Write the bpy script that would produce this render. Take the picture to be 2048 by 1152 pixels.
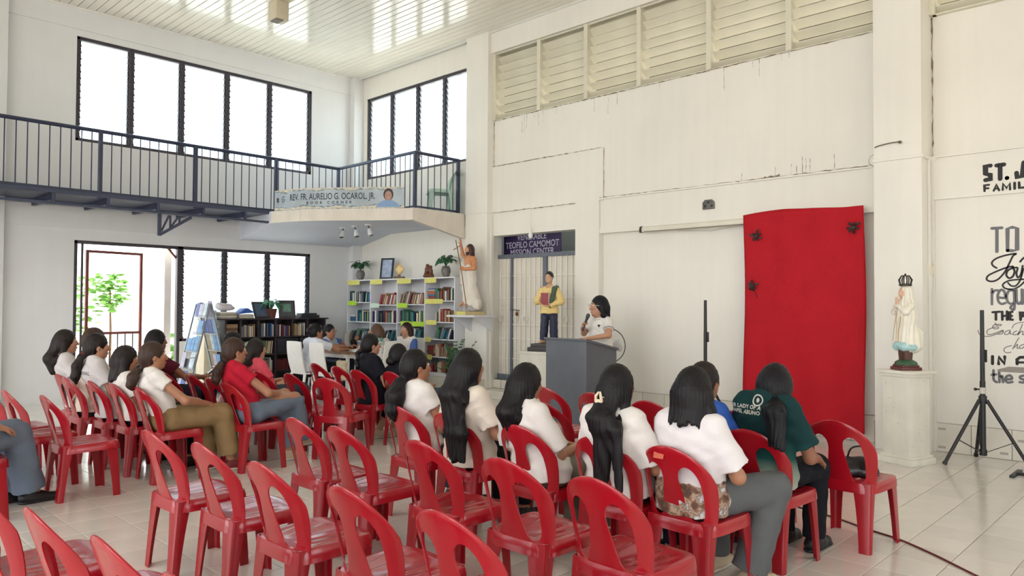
import bpy, bmesh, math, random
import numpy as np
from mathutils import Vector, Matrix
from mathutils.bvhtree import BVHTree
for o in list(bpy.data.objects): bpy.data.objects.remove(o)
sc = bpy.context.scene
COL = sc.collection
rnd = random.Random(7)
PI = math.pi

# ------------------------------------------------------------------ camera
EYE = Vector((0, 0, 1.5))
yaw, pitch, roll = math.radians(43.84455), math.radians(1.33136), math.radians(0.3262)
fw = Vector((math.cos(yaw)*math.cos(pitch), math.sin(yaw)*math.cos(pitch), math.sin(pitch)))
rt = Vector((math.sin(yaw), -math.cos(yaw), 0)); up = rt.cross(fw)
rt2 = rt*math.cos(roll) + up*math.sin(roll); up2 = up*math.cos(roll) - rt*math.sin(roll)
cam = bpy.data.cameras.new('camera'); camo = bpy.data.objects.new('camera', cam); COL.objects.link(camo)
cam.sensor_width = 36; cam.lens = 1492.11/2048*36; cam.clip_start = .05; cam.clip_end = 300
camo.matrix_world = Matrix(((rt2.x, up2.x, -fw.x, EYE.x), (rt2.y, up2.y, -fw.y, EYE.y), (rt2.z, up2.z, -fw.z, EYE.z), (0, 0, 0, 1)))
sc.camera = camo
# ------------------------------------------------------------------ light
W = bpy.data.worlds.new('sky'); sc.world = W; W.use_nodes = True
bgn = W.node_tree.nodes['Background']; bgn.inputs[0].default_value = (0.93, 0.97, 1.0, 1); bgn.inputs[1].default_value = 5.5
sun = bpy.data.lights.new('sun', 'SUN'); suno = bpy.data.objects.new('sun', sun); COL.objects.link(suno)
sun.energy = 9; sun.angle = math.radians(2); sun.color = (1, .95, .86)
suno.rotation_euler = (math.radians(24), math.radians(14), 0); suno.location = (0, 0, 20)
sc.view_settings.view_transform = 'Standard'; sc.view_settings.look = 'None'
sc.view_settings.gamma = 1; sc.view_settings.use_curve_mapping = False
sc.view_settings.exposure = -0.1

# ------------------------------------------------------------------ materials
def lin(c): c = c/255; return c/12.92 if c <= .04045 else ((c+.055)/1.055)**2.4
def rgb(c): return (lin(c[0]), lin(c[1]), lin(c[2]), 1)
MATS = {}
def M(name, c, rough=.6, metal=0, var=0., vs=4, bump=0., bs=60, st=(1,1,1), coat=0., rand=0., spec=.5, streak=0., emit=None, sss=0.):
    if name in MATS: return MATS[name]
    m = bpy.data.materials.new(name); m.use_nodes = True; nt = m.node_tree; N = nt.nodes; L = nt.links
    b = N['Principled BSDF']; b.inputs['Base Color'].default_value = rgb(c); b.inputs['Roughness'].default_value = rough
    b.inputs['Metallic'].default_value = metal; b.inputs['Specular IOR Level'].default_value = spec
    if coat: b.inputs['Coat Weight'].default_value = coat; b.inputs['Coat Roughness'].default_value = .12
    tc = N.new('ShaderNodeTexCoord'); mp = N.new('ShaderNodeMapping'); L.new(tc.outputs['Object'], mp.inputs[0]); mp.inputs['Scale'].default_value = st
    src = None
    if var or streak or rand:
        hv = N.new('ShaderNodeHueSaturation'); hv.inputs['Color'].default_value = rgb(c)
        val = None
        def noise(scale, mapping, amt, det=4):
            n = N.new('ShaderNodeTexNoise'); n.inputs['Scale'].default_value = scale; n.inputs['Detail'].default_value = det
            L.new(mapping.outputs[0], n.inputs['Vector'])
            r = N.new('ShaderNodeMapRange'); r.inputs[1].default_value = .3; r.inputs[2].default_value = .7
            r.inputs[3].default_value = 1-amt; r.inputs[4].default_value = 1+amt*.6; L.new(n.outputs[0], r.inputs[0]); return r.outputs[0]
        def mul(a, bb):
            if a is None: return bb
            x = N.new('ShaderNodeMath'); x.operation = 'MULTIPLY'; L.new(a, x.inputs[0]); L.new(bb, x.inputs[1]); return x.outputs[0]
        if var: val = mul(val, noise(vs, mp, var))
        if streak:
            m2 = N.new('ShaderNodeMapping'); L.new(tc.outputs['Object'], m2.inputs[0]); m2.inputs['Scale'].default_value = (6, 6, .35)
            val = mul(val, noise(1.6, m2, streak, 6))
        if rand:
            oi = N.new('ShaderNodeObjectInfo'); r = N.new('ShaderNodeMapRange'); r.inputs[3].default_value = 1-rand; r.inputs[4].default_value = 1+rand
            L.new(oi.outputs['Random'], r.inputs[0]); val = mul(val, r.outputs[0])
        L.new(val, hv.inputs['Value']); L.new(hv.outputs[0], b.inputs['Base Color'])
    if bump:
        n = N.new('ShaderNodeTexNoise'); n.inputs['Scale'].default_value = bs; n.inputs['Detail'].default_value = 3; L.new(mp.outputs[0], n.inputs['Vector'])
        bp = N.new('ShaderNodeBump'); bp.inputs['Strength'].default_value = bump; bp.inputs['Distance'].default_value = .01
        L.new(n.outputs[0], bp.inputs['Height']); L.new(bp.outputs[0], b.inputs['Normal'])
    if emit: b.inputs['Emission Color'].default_value = rgb(emit[0]); b.inputs['Emission Strength'].default_value = emit[1]
    if sss: b.inputs['Subsurface Weight'].default_value = sss; b.inputs['Subsurface Radius'].default_value = (.02, .008, .004)
    MATS[name] = m; return m
def glassm(name, tint, gl=.12, rough=.02, body=.0):
    m = bpy.data.materials.new(name); m.use_nodes = True; nt = m.node_tree; N = nt.nodes; L = nt.links
    N.remove(N['Principled BSDF']); out = N['Material Output']
    t = N.new('ShaderNodeBsdfTransparent'); t.inputs[0].default_value = rgb(tint)
    g = N.new('ShaderNodeBsdfGlossy'); g.inputs['Roughness'].default_value = rough
    mx = N.new('ShaderNodeMixShader'); mx.inputs[0].default_value = gl; L.new(t.outputs[0], mx.inputs[1]); L.new(g.outputs[0], mx.inputs[2]); last = mx
    if body:
        d = N.new('ShaderNodeBsdfTranslucent'); d.inputs[0].default_value = (.9, .93, .95, 1)
        m2 = N.new('ShaderNodeMixShader'); m2.inputs[0].default_value = body; L.new(mx.outputs[0], m2.inputs[1]); L.new(d.outputs[0], m2.inputs[2]); last = m2
    L.new(last.outputs[0], out.inputs[0]); return m

# ------------------------------------------------------------------ mesh helpers
class MB:
    def __init__(s): s.v = []; s.f = []; s.m = []
    def add(s, v, f, mi=0):
        n = len(s.v); s.v += [tuple(p) for p in v]; s.f += [tuple(i+n for i in q) for q in f]; s.m += [mi]*len(f); return s
    def box(s, a, b, mi=0):
        x0, y0, z0 = [min(p, q) for p, q in zip(a, b)]; x1, y1, z1 = [max(p, q) for p, q in zip(a, b)]
        return s.add([(x0,y0,z0),(x1,y0,z0),(x1,y1,z0),(x0,y1,z0),(x0,y0,z1),(x1,y0,z1),(x1,y1,z1),(x0,y1,z1)],
              [(3,2,1,0),(4,5,6,7),(0,1,5,4),(1,2,6,5),(2,3,7,6),(3,0,4,7)], mi)
    def obb(s, c, h, R=None, mi=0):
        R = R or Matrix.Identity(3); c = Vector(c)
        P = [c + R @ Vector((sx*h[0], sy*h[1], sz*h[2])) for sz in (-1,1) for sx, sy in ((-1,-1),(1,-1),(1,1),(-1,1))]
        return s.add(P, [(3,2,1,0),(4,5,6,7),(0,1,5,4),(1,2,6,5),(2,3,7,6),(3,0,4,7)], mi)
    def bar(s, a, b, w, d, upv=(0,0,1), mi=0):
        a = Vector(a); b = Vector(b); z = (b-a); l = z.length; z.normalize(); u = Vector(upv)
        x = u.cross(z);
        if x.length < 1e-4: x = Vector((1,0,0)).cross(z)
        x.normalize(); y = z.cross(x)
        return s.obb((a+b)/2, (w/2, d/2, l/2), Matrix((x, y, z)).transposed(), mi)
    def tube(s, path, r, n=8, mi=0, sq=1., upv=None, closed=False):
        path = [Vector(p) for p in path]; m = len(path); rr = r if hasattr(r, '__len__') else [r]*m
        V = []; u = None
        for i, p in enumerate(path):
            t = (path[(i+1) % m]-path[i-1]) if closed else (path[min(i+1, m-1)]-path[max(i-1, 0)]); t.normalize()
            if u is None:
                u = Vector(upv) if upv else (Vector((0,0,1)) if abs(t.z) < .9 else Vector((1,0,0)))
            u = (u - t*u.dot(t)).normalized(); w = t.cross(u)
            for k in range(n):
                a = 2*PI*k/n; V.append(p + u*(rr[i]*math.cos(a)*sq) + w*(rr[i]*math.sin(a)))
        F = [(i*n+k, i*n+(k+1) % n, (i+1)*n+(k+1) % n, (i+1)*n+k) for i in range(m-1) for k in range(n)]
        if closed: F += [((m-1)*n+k, (m-1)*n+(k+1) % n, (k+1) % n, k) for k in range(n)]
        else: F += [tuple(range(n-1, -1, -1)), tuple(range((m-1)*n, m*n))]
        return s.add(V, F, mi)
    def lathe(s, prof, n=20, c=(0,0,0), mi=0, sx=1, sy=1):
        V = [(c[0]+r*math.cos(2*PI*k/n)*sx, c[1]+r*math.sin(2*PI*k/n)*sy, c[2]+z) for r, z in prof for k in range(n)]
        m = len(prof)
        F = [(i*n+k, i*n+(k+1) % n, (i+1)*n+(k+1) % n, (i+1)*n+k) for i in range(m-1) for k in range(n)]
        F += [tuple(range(n-1, -1, -1)), tuple(range((m-1)*n, m*n))]
        return s.add(V, F, mi)
    def prism(s, poly, d0, d1, fn, mi=0):
        n = len(poly); V = [fn(p[0], p[1], d0) for p in poly]+[fn(p[0], p[1], d1) for p in poly]
        return s.add(V, [tuple(range(n-1, -1, -1)), tuple(range(n, 2*n))]+[(i, (i+1) % n, n+(i+1) % n, n+i) for i in range(n)], mi)
    def mesh(s, name, mats, smooth=False, bevel=0, ang=35, recalc=True, segs=2):
        me = bpy.data.meshes.new(name); me.from_pydata(s.v, [], s.f)
        for m in (mats if isinstance(mats, (list, tuple)) else [mats]): me.materials.append(m)
        if any(s.m): me.polygons.foreach_set('material_index', s.m)
        if bevel or recalc:
            bm = bmesh.new(); bm.from_mesh(me)
            if recalc: bmesh.ops.recalc_face_normals(bm, faces=bm.faces)
            if bevel:
                es = [e for e in bm.edges if len(e.link_faces) == 2 and e.calc_face_angle(0) > .5]
                bmesh.ops.bevel(bm, geom=es, offset=bevel, segments=segs, affect='EDGES', profile=.6, clamp_overlap=True)
            bm.to_mesh(me); bm.free()
        if smooth or bevel:
            me.shade_smooth(); me.set_sharp_from_angle(angle=math.radians(ang))
        me.update(); return me
    def build(s, name, mats, parent=None, loc=None, rz=0, **k):
        return link(name, s.mesh(name, mats, **k), parent, loc, rz)
def link(name, me, parent=None, loc=None, rz=0):
    o = bpy.data.objects.new(name, me); COL.objects.link(o)
    if parent: o.parent = parent
    if loc is not None: o.location = loc
    if rz: o.rotation_euler = (0, 0, rz)
    return o
def tag(o, label, cat, group=None, kind=None):
    o['label'] = label; o['category'] = cat
    if group: o['group'] = group
    if kind: o['kind'] = kind
    return o
def thing(name, label, cat, loc=(0,0,0), rz=0, group=None):
    o = bpy.data.objects.new(name, None); COL.objects.link(o); o.location = loc; o.rotation_euler = (0, 0, rz); o.empty_display_size = .1
    return tag(o, label, cat, group)
def struct(o): o['kind'] = 'structure'; return o
def copy_tree(o, parent=None):
    c = o.copy(); COL.objects.link(c); c.parent = parent
    for ch in o.children: copy_tree(ch, c)
    return c
def setmat(o, m):
    o.material_slots[0].link = 'OBJECT'; o.material_slots[0].material = m
def rot(ax, a): return Matrix.Rotation(a, 3, ax)
# strokes: flat painted lettering, fn(u, v, d) maps to the wall
def stroke_mb(mb, pts, w, fn, d=.002, cap=True):
    P = [Vector((p[0], p[1])) for p in pts]; n = len(P); L = []; R = []
    for i in range(n):
        t = (P[min(i+1, n-1)]-P[max(i-1, 0)]).normalized(); nn = Vector((-t.y, t.x)); ww = w[i] if hasattr(w, '__len__') else w
        k = 1.0
        if 0 < i < n-1:
            t1 = (P[i]-P[i-1]).normalized(); t2 = (P[i+1]-P[i]).normalized(); k = min(1.5, 1/max(.5, math.sqrt(max(.05, (1+t1.dot(t2))/2))))
        L.append(P[i]+nn*ww/2*k); R.append(P[i]-nn*ww/2*k)
    V = [fn(p.x, p.y, d) for p in L]+[fn(p.x, p.y, d) for p in R]
    mb.add(V, [(i, i+1, n+i+1, n+i) for i in range(n-1)])
    if cap:
        for q, ww in ((P[0], w[0] if hasattr(w, '__len__') else w), (P[-1], w[-1] if hasattr(w, '__len__') else w)):
            mb.add([fn(q.x+ww/2*math.cos(2*PI*k/10), q.y+ww/2*math.sin(2*PI*k/10), d*1.15) for k in range(10)], [tuple(range(10))])
def smoothpath(pts, n=6):
    out = []; m = len(pts)
    for i in range(m-1):
        p0 = pts[max(i-1, 0)]; p1 = pts[i]; p2 = pts[i+1]; p3 = pts[min(i+2, m-1)]
        for k in range(n):
            t = k/n
            out.append(tuple(.5*((2*p1[j])+(-p0[j]+p2[j])*t+(2*p0[j]-5*p1[j]+4*p2[j]-p3[j])*t*t+(-p0[j]+3*p1[j]-3*p2[j]+p3[j])*t**3) for j in range(len(p1))))
    out.append(tuple(pts[-1])); return out
def text_mesh(txt, size, spacing=1.0, bold=0., shear=0., align='CENTER'):
    c = bpy.data.curves.new('lettering', 'FONT'); c.body = txt; c.size = size; c.space_character = spacing; c.offset = bold; c.shear = shear
    c.align_x = align; c.align_y = 'CENTER'; c.resolution_u = 3
    o = bpy.data.objects.new('lettering', c); COL.objects.link(o)
    dg = bpy.context.evaluated_depsgraph_get(); me = bpy.data.meshes.new_from_object(o.evaluated_get(dg))
    bpy.data.objects.remove(o); return me
def text_on(name, txt, size, mat, parent, fn, d=.003, **k):
    me = text_mesh(txt, size, **k)
    for v in me.vertices: v.co = fn(v.co.x, v.co.y, d)
    me.materials.clear(); me.materials.append(mat); me.name = name
    return link(name, me, parent)
# ================================================================== structure
WALL = M('wall_paint', (239,235,226), .75, var=.04, vs=.8, streak=.018, bump=.1, bs=9)
WALLB = M('wall_paint_grey', (232,232,232), .75, var=.04, vs=.9, streak=.012, bump=.12, bs=9)
TRIMP = M('trim_paint', (238,236,230), .6, var=.06, vs=2.5, bump=.1, bs=14)
TILE = M('floor_tile', (228,222,215), .16, var=.05, vs=3, rand=.045, coat=.2)
WTILE = M('wall_tile', (226,220,208), .3, var=.05, vs=4, rand=.05)
GROUT = M('grout', (150,140,128), .9, var=.15, vs=20)
FLOORM = M('floor_tile_plain', (224,218,211), .2, var=.05, vs=3)
PLANK = M('ceiling_plank', (238,233,220), .17, rand=.03, var=.03, vs=2, coat=.6, spec=.8)
DARK = M('dark_frame', (62,56,64), .45, var=.1, vs=10)
NAVY = M('navy_steel', (58,65,88), .45, var=.1, vs=8)
RAILM = M('rail_steel', (50,57,80), .4, var=.1, vs=8)
SLABP = M('slab_paint', (228,220,208), .75, var=.07, vs=3, streak=.06)
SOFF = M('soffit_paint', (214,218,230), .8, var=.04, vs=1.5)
LOUV = M('louver_paint', (224,219,200), .6, var=.06, vs=3, rand=.03)
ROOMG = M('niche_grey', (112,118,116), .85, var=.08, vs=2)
GRAY = M('gate_grey', (104,110,122), .45, var=.1, vs=6)
GLASS = glassm('louver_glass', (235,243,246), .10, .03, .12)
XW, YW = 8.74, 12.75

def grid_wall(mb, us, zs, holes, fn):
    U = sorted({us[0], us[1], *[h[0] for h in holes], *[h[1] for h in holes]}); U = [u for u in U if us[0] <= u <= us[1]]
    for u0, u1 in zip(U, U[1:]):
        uc = (u0+u1)/2; hz = sorted([(h[2], h[3]) for h in holes if h[0] < uc < h[1]]); z = zs[0]
        for a, b in hz+[(zs[1], zs[1])]:
            if a > z+1e-4: mb.box(*fn(u0, u1, z, a))
            z = max(z, b)
fl_ = MB().box((-7,-7,-.16), (8.94,12.95,-.004)); floor = struct(fl_.build('floor', GROUT))
# floor tiles 30 cm: the nearest in view singly, the others joined
tb = MB(); a = .148; b_ = .146
tb.add([(-a,-a,-.004),(a,-a,-.004),(a,a,-.004),(-a,a,-.004),(-a,-a,-.0015),(a,-a,-.0015),(a,a,-.0015),(-a,a,-.0015),(-b_,-b_,0),(b_,-b_,0),(b_,b_,0),(-b_,b_,0)],
       [(0,1,5,4),(1,2,6,5),(2,3,7,6),(3,0,4,7),(4,5,9,8),(5,6,10,9),(6,7,11,10),(7,4,8,11),(8,9,10,11)])
tme = tb.mesh('tile', TILE)
cells = []
for i in range(-26, 11):
    for j in range(-27, 37):
        x = 5.79+.15+.3*i; y = 1.80+.15+.3*j
        if x > 8.74 or y > 12.75 or x < -2 or y < -6.3: continue
        v = Vector((x, y, 0))-EYE; dz = v.dot(fw); u = 1024+1492*v.dot(rt2)/max(dz, .01); w = 576-1492*v.dot(up2)/max(dz, .01)
        cells.append((dz if dz > .5 and -60 < u < 2100 and w < 1230 else 99+abs(dz), x, y))
cells.sort()
fb = MB()
for k, (d, x, y) in enumerate(cells):
    if k < 300: link('tile', tme, floor, (x, y, 0))
    else: fb.add([(x-a,y-a,-.004),(x+a,y-a,-.004),(x+a,y+a,-.004),(x-a,y+a,-.004),(x-a,y-a,0),(x+a,y-a,0),(x+a,y+a,0),(x-a,y+a,0)],
                 [(0,1,5,4),(1,2,6,5),(2,3,7,6),(3,0,4,7),(4,5,6,7)])
o = fb.build('tile_field', TILE, floor, recalc=False); o['kind'] = 'stuff'
# ---- wall with windows (plane y = 12.75)
mb = MB()
H1 = (3.57,7.66,4.0,5.62); HD = (3.585,5.2,0,2.465); H3 = (5.2,7.665,.86,2.465)
grid_wall(mb, (-7,8.94), (-.1,6.1), [H1, HD, H3], lambda u0,u1,z0,z1: ((u0,YW,z0),(u1,YW+.2,z1)))
mb.box((-7,YW-.025,2.64),(8.74,YW,2.97)); mb.box((-7,YW-.02,5.72),(8.74,YW,6.1))
wall_left = struct(mb.build('wall_left', WALLB))
mb = MB().box((-3,YW-.12,0),(2.65,YW,6.1)).box((8.52,YW-.16,0),(8.74,YW,6.1)); struct(mb.build('trim_1', WALLB, bevel=.008))
# ---- wall with the red cloth (plane x = 8.74)
mb = MB(); bx = lambda x,y0,y1,z0,z1: mb.box((x,y0,z0),(8.94,y1,z1))
bx(XW,9.3,12.75,0,4.0); bx(XW,9.3,12.75,5.63,6.1); bx(XW,12.47,12.75,4.0,5.63); bx(XW,9.2,9.42,4.0,5.63)
bx(XW,2.6,8.9,3.06,4.58); bx(8.715,6.55,8.9,3.03,3.81); bx(8.66,2.6,8.9,5.70,6.1)
bx(8.72,7.0,8.95,2.65,3.04); bx(8.69,6.60,7.04,0,3.045); bx(8.73,2.6,6.61,2.6,3.06); bx(8.80,2.6,6.62,0,2.62); bx(8.705,2.7,6.6,2.555,2.635)
bx(8.80,-7,2.3,3.07,4.6); bx(8.72,-7,2.3,2.635,3.08); bx(8.76,-7,2.3,0,2.64); bx(8.66,-7,2.3,5.70,6.1)
bx(8.70,2.2,6.6,3.05,3.072); bx(8.69,-7,2.27,3.072,3.09); bx(8.70,6.6,8.9,3.035,3.055)
wall_right = struct(mb.build('wall_right', WALL))
mb = MB().box((8.59,8.83,0),(8.94,9.36,6.08)); mb.box((8.575,8.82,3.03),(8.7,9.36,3.05)); mb.box((8.66,8.805,0),(8.74,8.83,3.03)); struct(mb.build('trim_2', WALL, bevel=.006))
mb = MB().box((8.43,2.26,0),(8.94,2.73,6.08)); mb.box((8.41,2.24,3.05),(8.75,2.735,3.085)); mb.box((8.62,2.235,0),(8.66,2.26,3.05)); mb.box((8.70,2.22,0),(8.78,2.26,3.05)); struct(mb.build('trim_3', WALL, bevel=.006))
# ---- the two walls behind the viewer: one solid, one open to the yard
mb = MB(); grid_wall(mb, (-7,8.94), (-.1,6.1), [(-4,0,.0,2.9),(1.5,5.5,.9,2.9)], lambda u0,u1,z0,z1: ((u0,-7.2,z0),(u1,-7,z1))); struct(mb.build('wall_rear', WALL))
mb = MB(); grid_wall(mb, (-7,12.95), (-.1,6.1), [(-6,-.3,.0,2.9),(.2,5.8,.0,2.9),(6.3,11.8,.0,2.9),(-6,-.3,3.6,5.7),(.2,5.8,3.6,5.7),(6.3,11.8,3.6,5.7)], lambda u0,u1,z0,z1: ((-7.2,u0,z0),(-7,u1,z1))); struct(mb.build('wall_front', WALL))
# ---- ceiling and its long metal planks
ceiling = struct(MB().box((-7,-7,6.1),(8.94,12.95,6.22)).build('ceiling', M('ceiling_void', (120,112,98), .9)))
pm = MB(); hw = .060
pm.prism([(-hw+.008,.0),(hw-.008,0),(hw,.006),(hw,.03),(-hw,.03),(-hw,.006)], -3.0, 12.75, lambda u,v,d: (u,d,6.055+v))
pme = pm.mesh('plank', PLANK); k = 0; x = 8.68
while x > 2.4: link('plank', pme, ceiling, (x,0,0)); x -= .1265; k += 1
pf = MB()
while x > -7:
    pf.box((x-hw,-7,6.055),(x+hw,12.75,6.085)); x -= .1265
o = pf.build('plank_field', PLANK, ceiling, recalc=False); o['kind'] = 'stuff'
struct(MB().box((-7,YW-.035,6.03),(8.7,YW-.0,6.06)).box((8.62,-7,6.03),(8.66,12.7,6.06)).build('trim_4', TRIMP))

# ---- jalousie windows
def jalousie(name, u0, u1, z0, z1, ms, fn, R, skip_first=0, fr=.05, nsp=.1):
    """fn(u, z, d): d is depth outwards; ms: mullion positions between u0 and u1"""
    def bx(mb, ua, ub, za, zb, da, db): mb.box(fn(ua,za,da), fn(ub,zb,db))
    mb = MB(); bx(mb,u0,u1,z1-fr,z1,.02,.10); bx(mb,u0,u1,z0,z0+fr,.02,.10); bx(mb,u0,u0+fr,z0,z1,.02,.10); bx(mb,u1-fr,u1,z0,z1,.02,.10)
    w = struct(mb.build(name, DARK, bevel=.004))
    edges = [u0]+list(ms)+[u1]
    for m in ms:
        q = MB(); bx(q,m-.028,m+.028,z0,z1,.015,.105); q.build('mullion', DARK, w)
    n = int((z1-z0-2*fr)/nsp)
    cl = MB()
    for i in range(len(edges)-1):
        a = edges[i]+(.05 if i == 0 else .03); b = edges[i+1]-(.05 if i == len(edges)-2 else .03)
        g = MB().obb((0,0,0), ((b-a)/2-.022,.003,.056), mi=0); gm = g.mesh('blade', GLASS)
        for k in range(n):
            z = z0+fr+(k+.5)*(z1-z0-2*fr)/n
            o = link('blade', gm, w, fn((a+b)/2, z, .06)); o.rotation_euler = R
            for s in (a+.012, b-.012):
                c0 = fn(s-.012, z-.05, .03); c1 = fn(s+.012, z-.02, .10); cl.box(c0, c1)
                c0 = fn(s-.010, z-.03, .05); c1 = fn(s+.010, z+.045, .085); cl.box(c0, c1)
    o = cl.build('blade_clips', DARK, w, recalc=False); o['kind'] = 'stuff'
    return w
fnL = lambda u,z,d: (u, YW+d, z); fnR = lambda u,z,d: (XW+d, u, z)
jalousie('window_1', 3.57,7.66,4.0,5.62, [4.375,5.19,5.985,6.80], fnL, (math.radians(24),0,0))
jalousie('window_2', 9.36,12.47,4.0,5.63, [10.14,10.90,11.69], fnR, (math.radians(24),0,-PI/2))
jalousie('window_3', 5.2,7.665,.86,2.465, [5.985,6.80], fnL, (math.radians(24),0,0))
# ---- door opening with its swung gate leaf
mb = MB(); mb.box((3.585,12.76,0),(3.635,12.85,2.465)).box((3.585,12.76,2.415),(5.2,12.85,2.465)).box((5.15,12.76,0),(5.2,12.86,2.465)).box((3.70,12.80,0),(3.73,12.84,2.42))
door = struct(mb.build('door_1', DARK, bevel=.004))
RUST = M('rust_red', (120,62,54), .6, var=.2, vs=12)
lf = MB(); a0 = Vector((3.80,12.86,0)); dv = Vector((.86,.16,0)); P = lambda t,z: a0+dv*t+Vector((0,0,z))
for t0, t1, z0, z1 in ((0,0,.05,2.33),(1,1,.05,2.33),(0,1,2.31,2.31),(0,1,1.02,1.02),(0,1,.08,.08)):
    lf.bar(P(t0,z0), P(t1,z1), .05, .04)
leaf = lf.build('gate_leaf', RUST, door)
gb = MB().box((-.008,-.008,.08),(.008,.008,1.0)).mesh('bar', DARK)
for k in range(1, 7): link('bar', gb, leaf, P(k/7,0))
MB().box((4.9,12.87,2.42),(4.92,12.9,2.46)).bar((5.02,12.84,2.43),(5.17,12.84,2.25),.03,.03).build('brace', RUST, door)
# ---- wooden louvre vents
def vent(name, ys, z0, z1, n):
    w = struct(MB().box((8.72,ys[-1],z1-.02),(8.90,ys[0],z1)).box((8.74,ys[-1],z0),(8.92,ys[0],z0+.015)).build(name, LOUV))
    th = math.radians(40)
    for y0, y1 in zip(ys, ys[1:]):
        s = MB(); s.obb((0,0,0), (.064,(y0-y1)/2-.03,.011)); sm = s.mesh('slat', LOUV, bevel=.003, segs=1)
        for k in range(n):
            o = link('slat', sm, w, (8.81,(y0+y1)/2,z0+.055+k*(z1-z0-.03)/n)); o.rotation_euler = (0, th, 0)
    for y in ys: MB().box((8.70,y-.035,z0),(8.92,y+.035,z1)).build('mullion', LOUV, w)
    return w
vent('window_4', [8.80,7.805,6.866,5.924,4.839,3.776,2.75], 4.58, 5.70, 8)
vent('window_5', [2.235,1.2,.15,-.9,-1.9], 4.60, 5.70, 8)
# cracks and grime along the joints of the cloth wall
CRK = M('crack_grime', (138,124,106), .9, var=.3, vs=40)
def crack(ya, za, yb, zb, x, w, seed):
    rr = random.Random(seed); n = int(math.hypot(yb-ya, zb-za)/.05)+2; pts = [(-(ya+(yb-ya)*k/n)+rr.uniform(-.004,.004), za+(zb-za)*k/n+rr.uniform(-.004,.004)) for k in range(n+1)]
    mb = MB(); stroke_mb(mb, pts, [w*rr.choice((.2,.5,.6,1,1,1.7)) for _ in pts], lambda u,v,d: (x-d,-u,v), .0015, cap=False); mb.build('crack', CRK, wall_right, recalc=False)
for i, c in enumerate(((8.825,3.06,8.825,5.70,8.738,.012),(8.88,3.81,6.56,3.81,8.709,.012),(6.552,3.08,6.552,3.80,8.738,.014),(2.745,4.575,8.8,4.575,8.735,.010),(2.25,3.1,2.25,4.6,8.795,.012),(8.9,3.035,7.04,3.035,8.695,.008),(6.6,3.075,2.8,3.075,8.698,.007),(4.1,3.09,3.9,3.09,8.735,.03))): crack(*c, i)
rr = random.Random(4)
for k in range(16):
    y = rr.uniform(2.9,8.6); L = rr.uniform(.05,.35); crack(y, 4.57, y+rr.uniform(-.005,.005), 4.57-L, 8.738, .004, k+30)
for k in range(8):
    y = rr.uniform(3.2,4.4); L = rr.uniform(.06,.25); crack(y, 3.09+L, y, 3.09, 8.738, .004, k+60)
struct(MB().box((8.94,-3,5.80),(9.42,8.95,5.88)).box((9.36,-3,4.62),(9.42,8.95,5.82)).box((8.94,8.88,4.5),(9.42,8.95,5.82)).build('added_hood', M('added_hood_dark', (84,78,68), .9, var=.1, vs=3)))  # unseen hood added to block sky at the vents, dark behind the slat gaps
# ---- niche with the mission-centre gate
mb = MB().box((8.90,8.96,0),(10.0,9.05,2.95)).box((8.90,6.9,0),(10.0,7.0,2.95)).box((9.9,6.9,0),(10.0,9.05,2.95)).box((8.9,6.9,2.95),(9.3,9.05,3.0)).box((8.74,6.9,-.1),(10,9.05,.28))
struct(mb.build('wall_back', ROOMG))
d2 = struct(MB().box((8.848,8.86,.30),(8.902,8.943,2.335)).box((8.845,7.02,2.275),(8.905,8.945,2.34)).box((8.848,7.75,.30),(8.902,7.83,2.335)).box((8.851,8.50,.30),(8.899,8.545,2.30)).box((8.845,7.02,.28),(8.905,8.945,.36)).build('door_2', GRAY, bevel=.005))
PANEL = M('gate_panel', (226,220,208), .55, var=.06, vs=3, rand=.03)
pmesh = {}
ys = [8.86,8.76,8.66,8.545]
def gpanel(y0, y1):
    MB().box((8.885,y0,.36),(8.90,y1,2.275)).build('panel', PANEL, d2, bevel=.003, segs=1)
for y1, y0, zs_ in ((8.86,8.545,(.36,.92,1.5,1.95,2.275)),(8.50,7.83,(.36,.75,1.16,1.62,2.0,2.275)),(7.75,7.03,(.36,.9,1.45,1.95,2.275))):
    for za, zb_ in zip(zs_, zs_[1:]): MB().box((8.885,y0,za+.001),(8.90,y1,zb_-.001)).build('panel', PANEL, d2, bevel=.001, segs=1)
BARM = M('bar_white', (238,232,220), .4)
vb = MB().box((8.864,-.008,.36),(8.880,.008,2.275)).mesh('bar', BARM)
for y in (8.78,8.67,8.60,8.43,8.325,8.22,8.115,8.01,7.905,7.68,7.57,7.46,7.35,7.24,7.13): link('bar', vb, d2, (0,y,0))
for y0, y1 in ((8.86,8.545),(8.50,7.83),(7.75,7.03)):
    hb = MB()
    for z in (.62,.95,1.18,1.62,1.98): hb.box((8.866,y0,z),(8.878,y1,z+.012))
    hb.build('cross_bar', BARM, d2)
for y in (8.76,8.42,8.205,7.645,7.375):
    MB().tube([(8.86,y+.05*math.cos(2*PI*k/18),1.28+.05*math.sin(2*PI*k/18)) for k in range(18)], .007, 5, closed=True).build('ring', BARM, d2, smooth=True)
MB().bar((8.845,8.53,1.43),(8.845,8.33,1.42),.012,.012).build('bolt', M('steel', (120,112,104), .35, .9), d2)
MB().box((8.83,8.36,1.33),(8.85,8.40,1.385)).tube([(8.84,8.365,1.385),(8.84,8.368,1.415),(8.84,8.392,1.415),(8.84,8.395,1.385)], .004, 6).build('padlock', M('brass', (128,78,48), .35, .7), d2)
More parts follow.
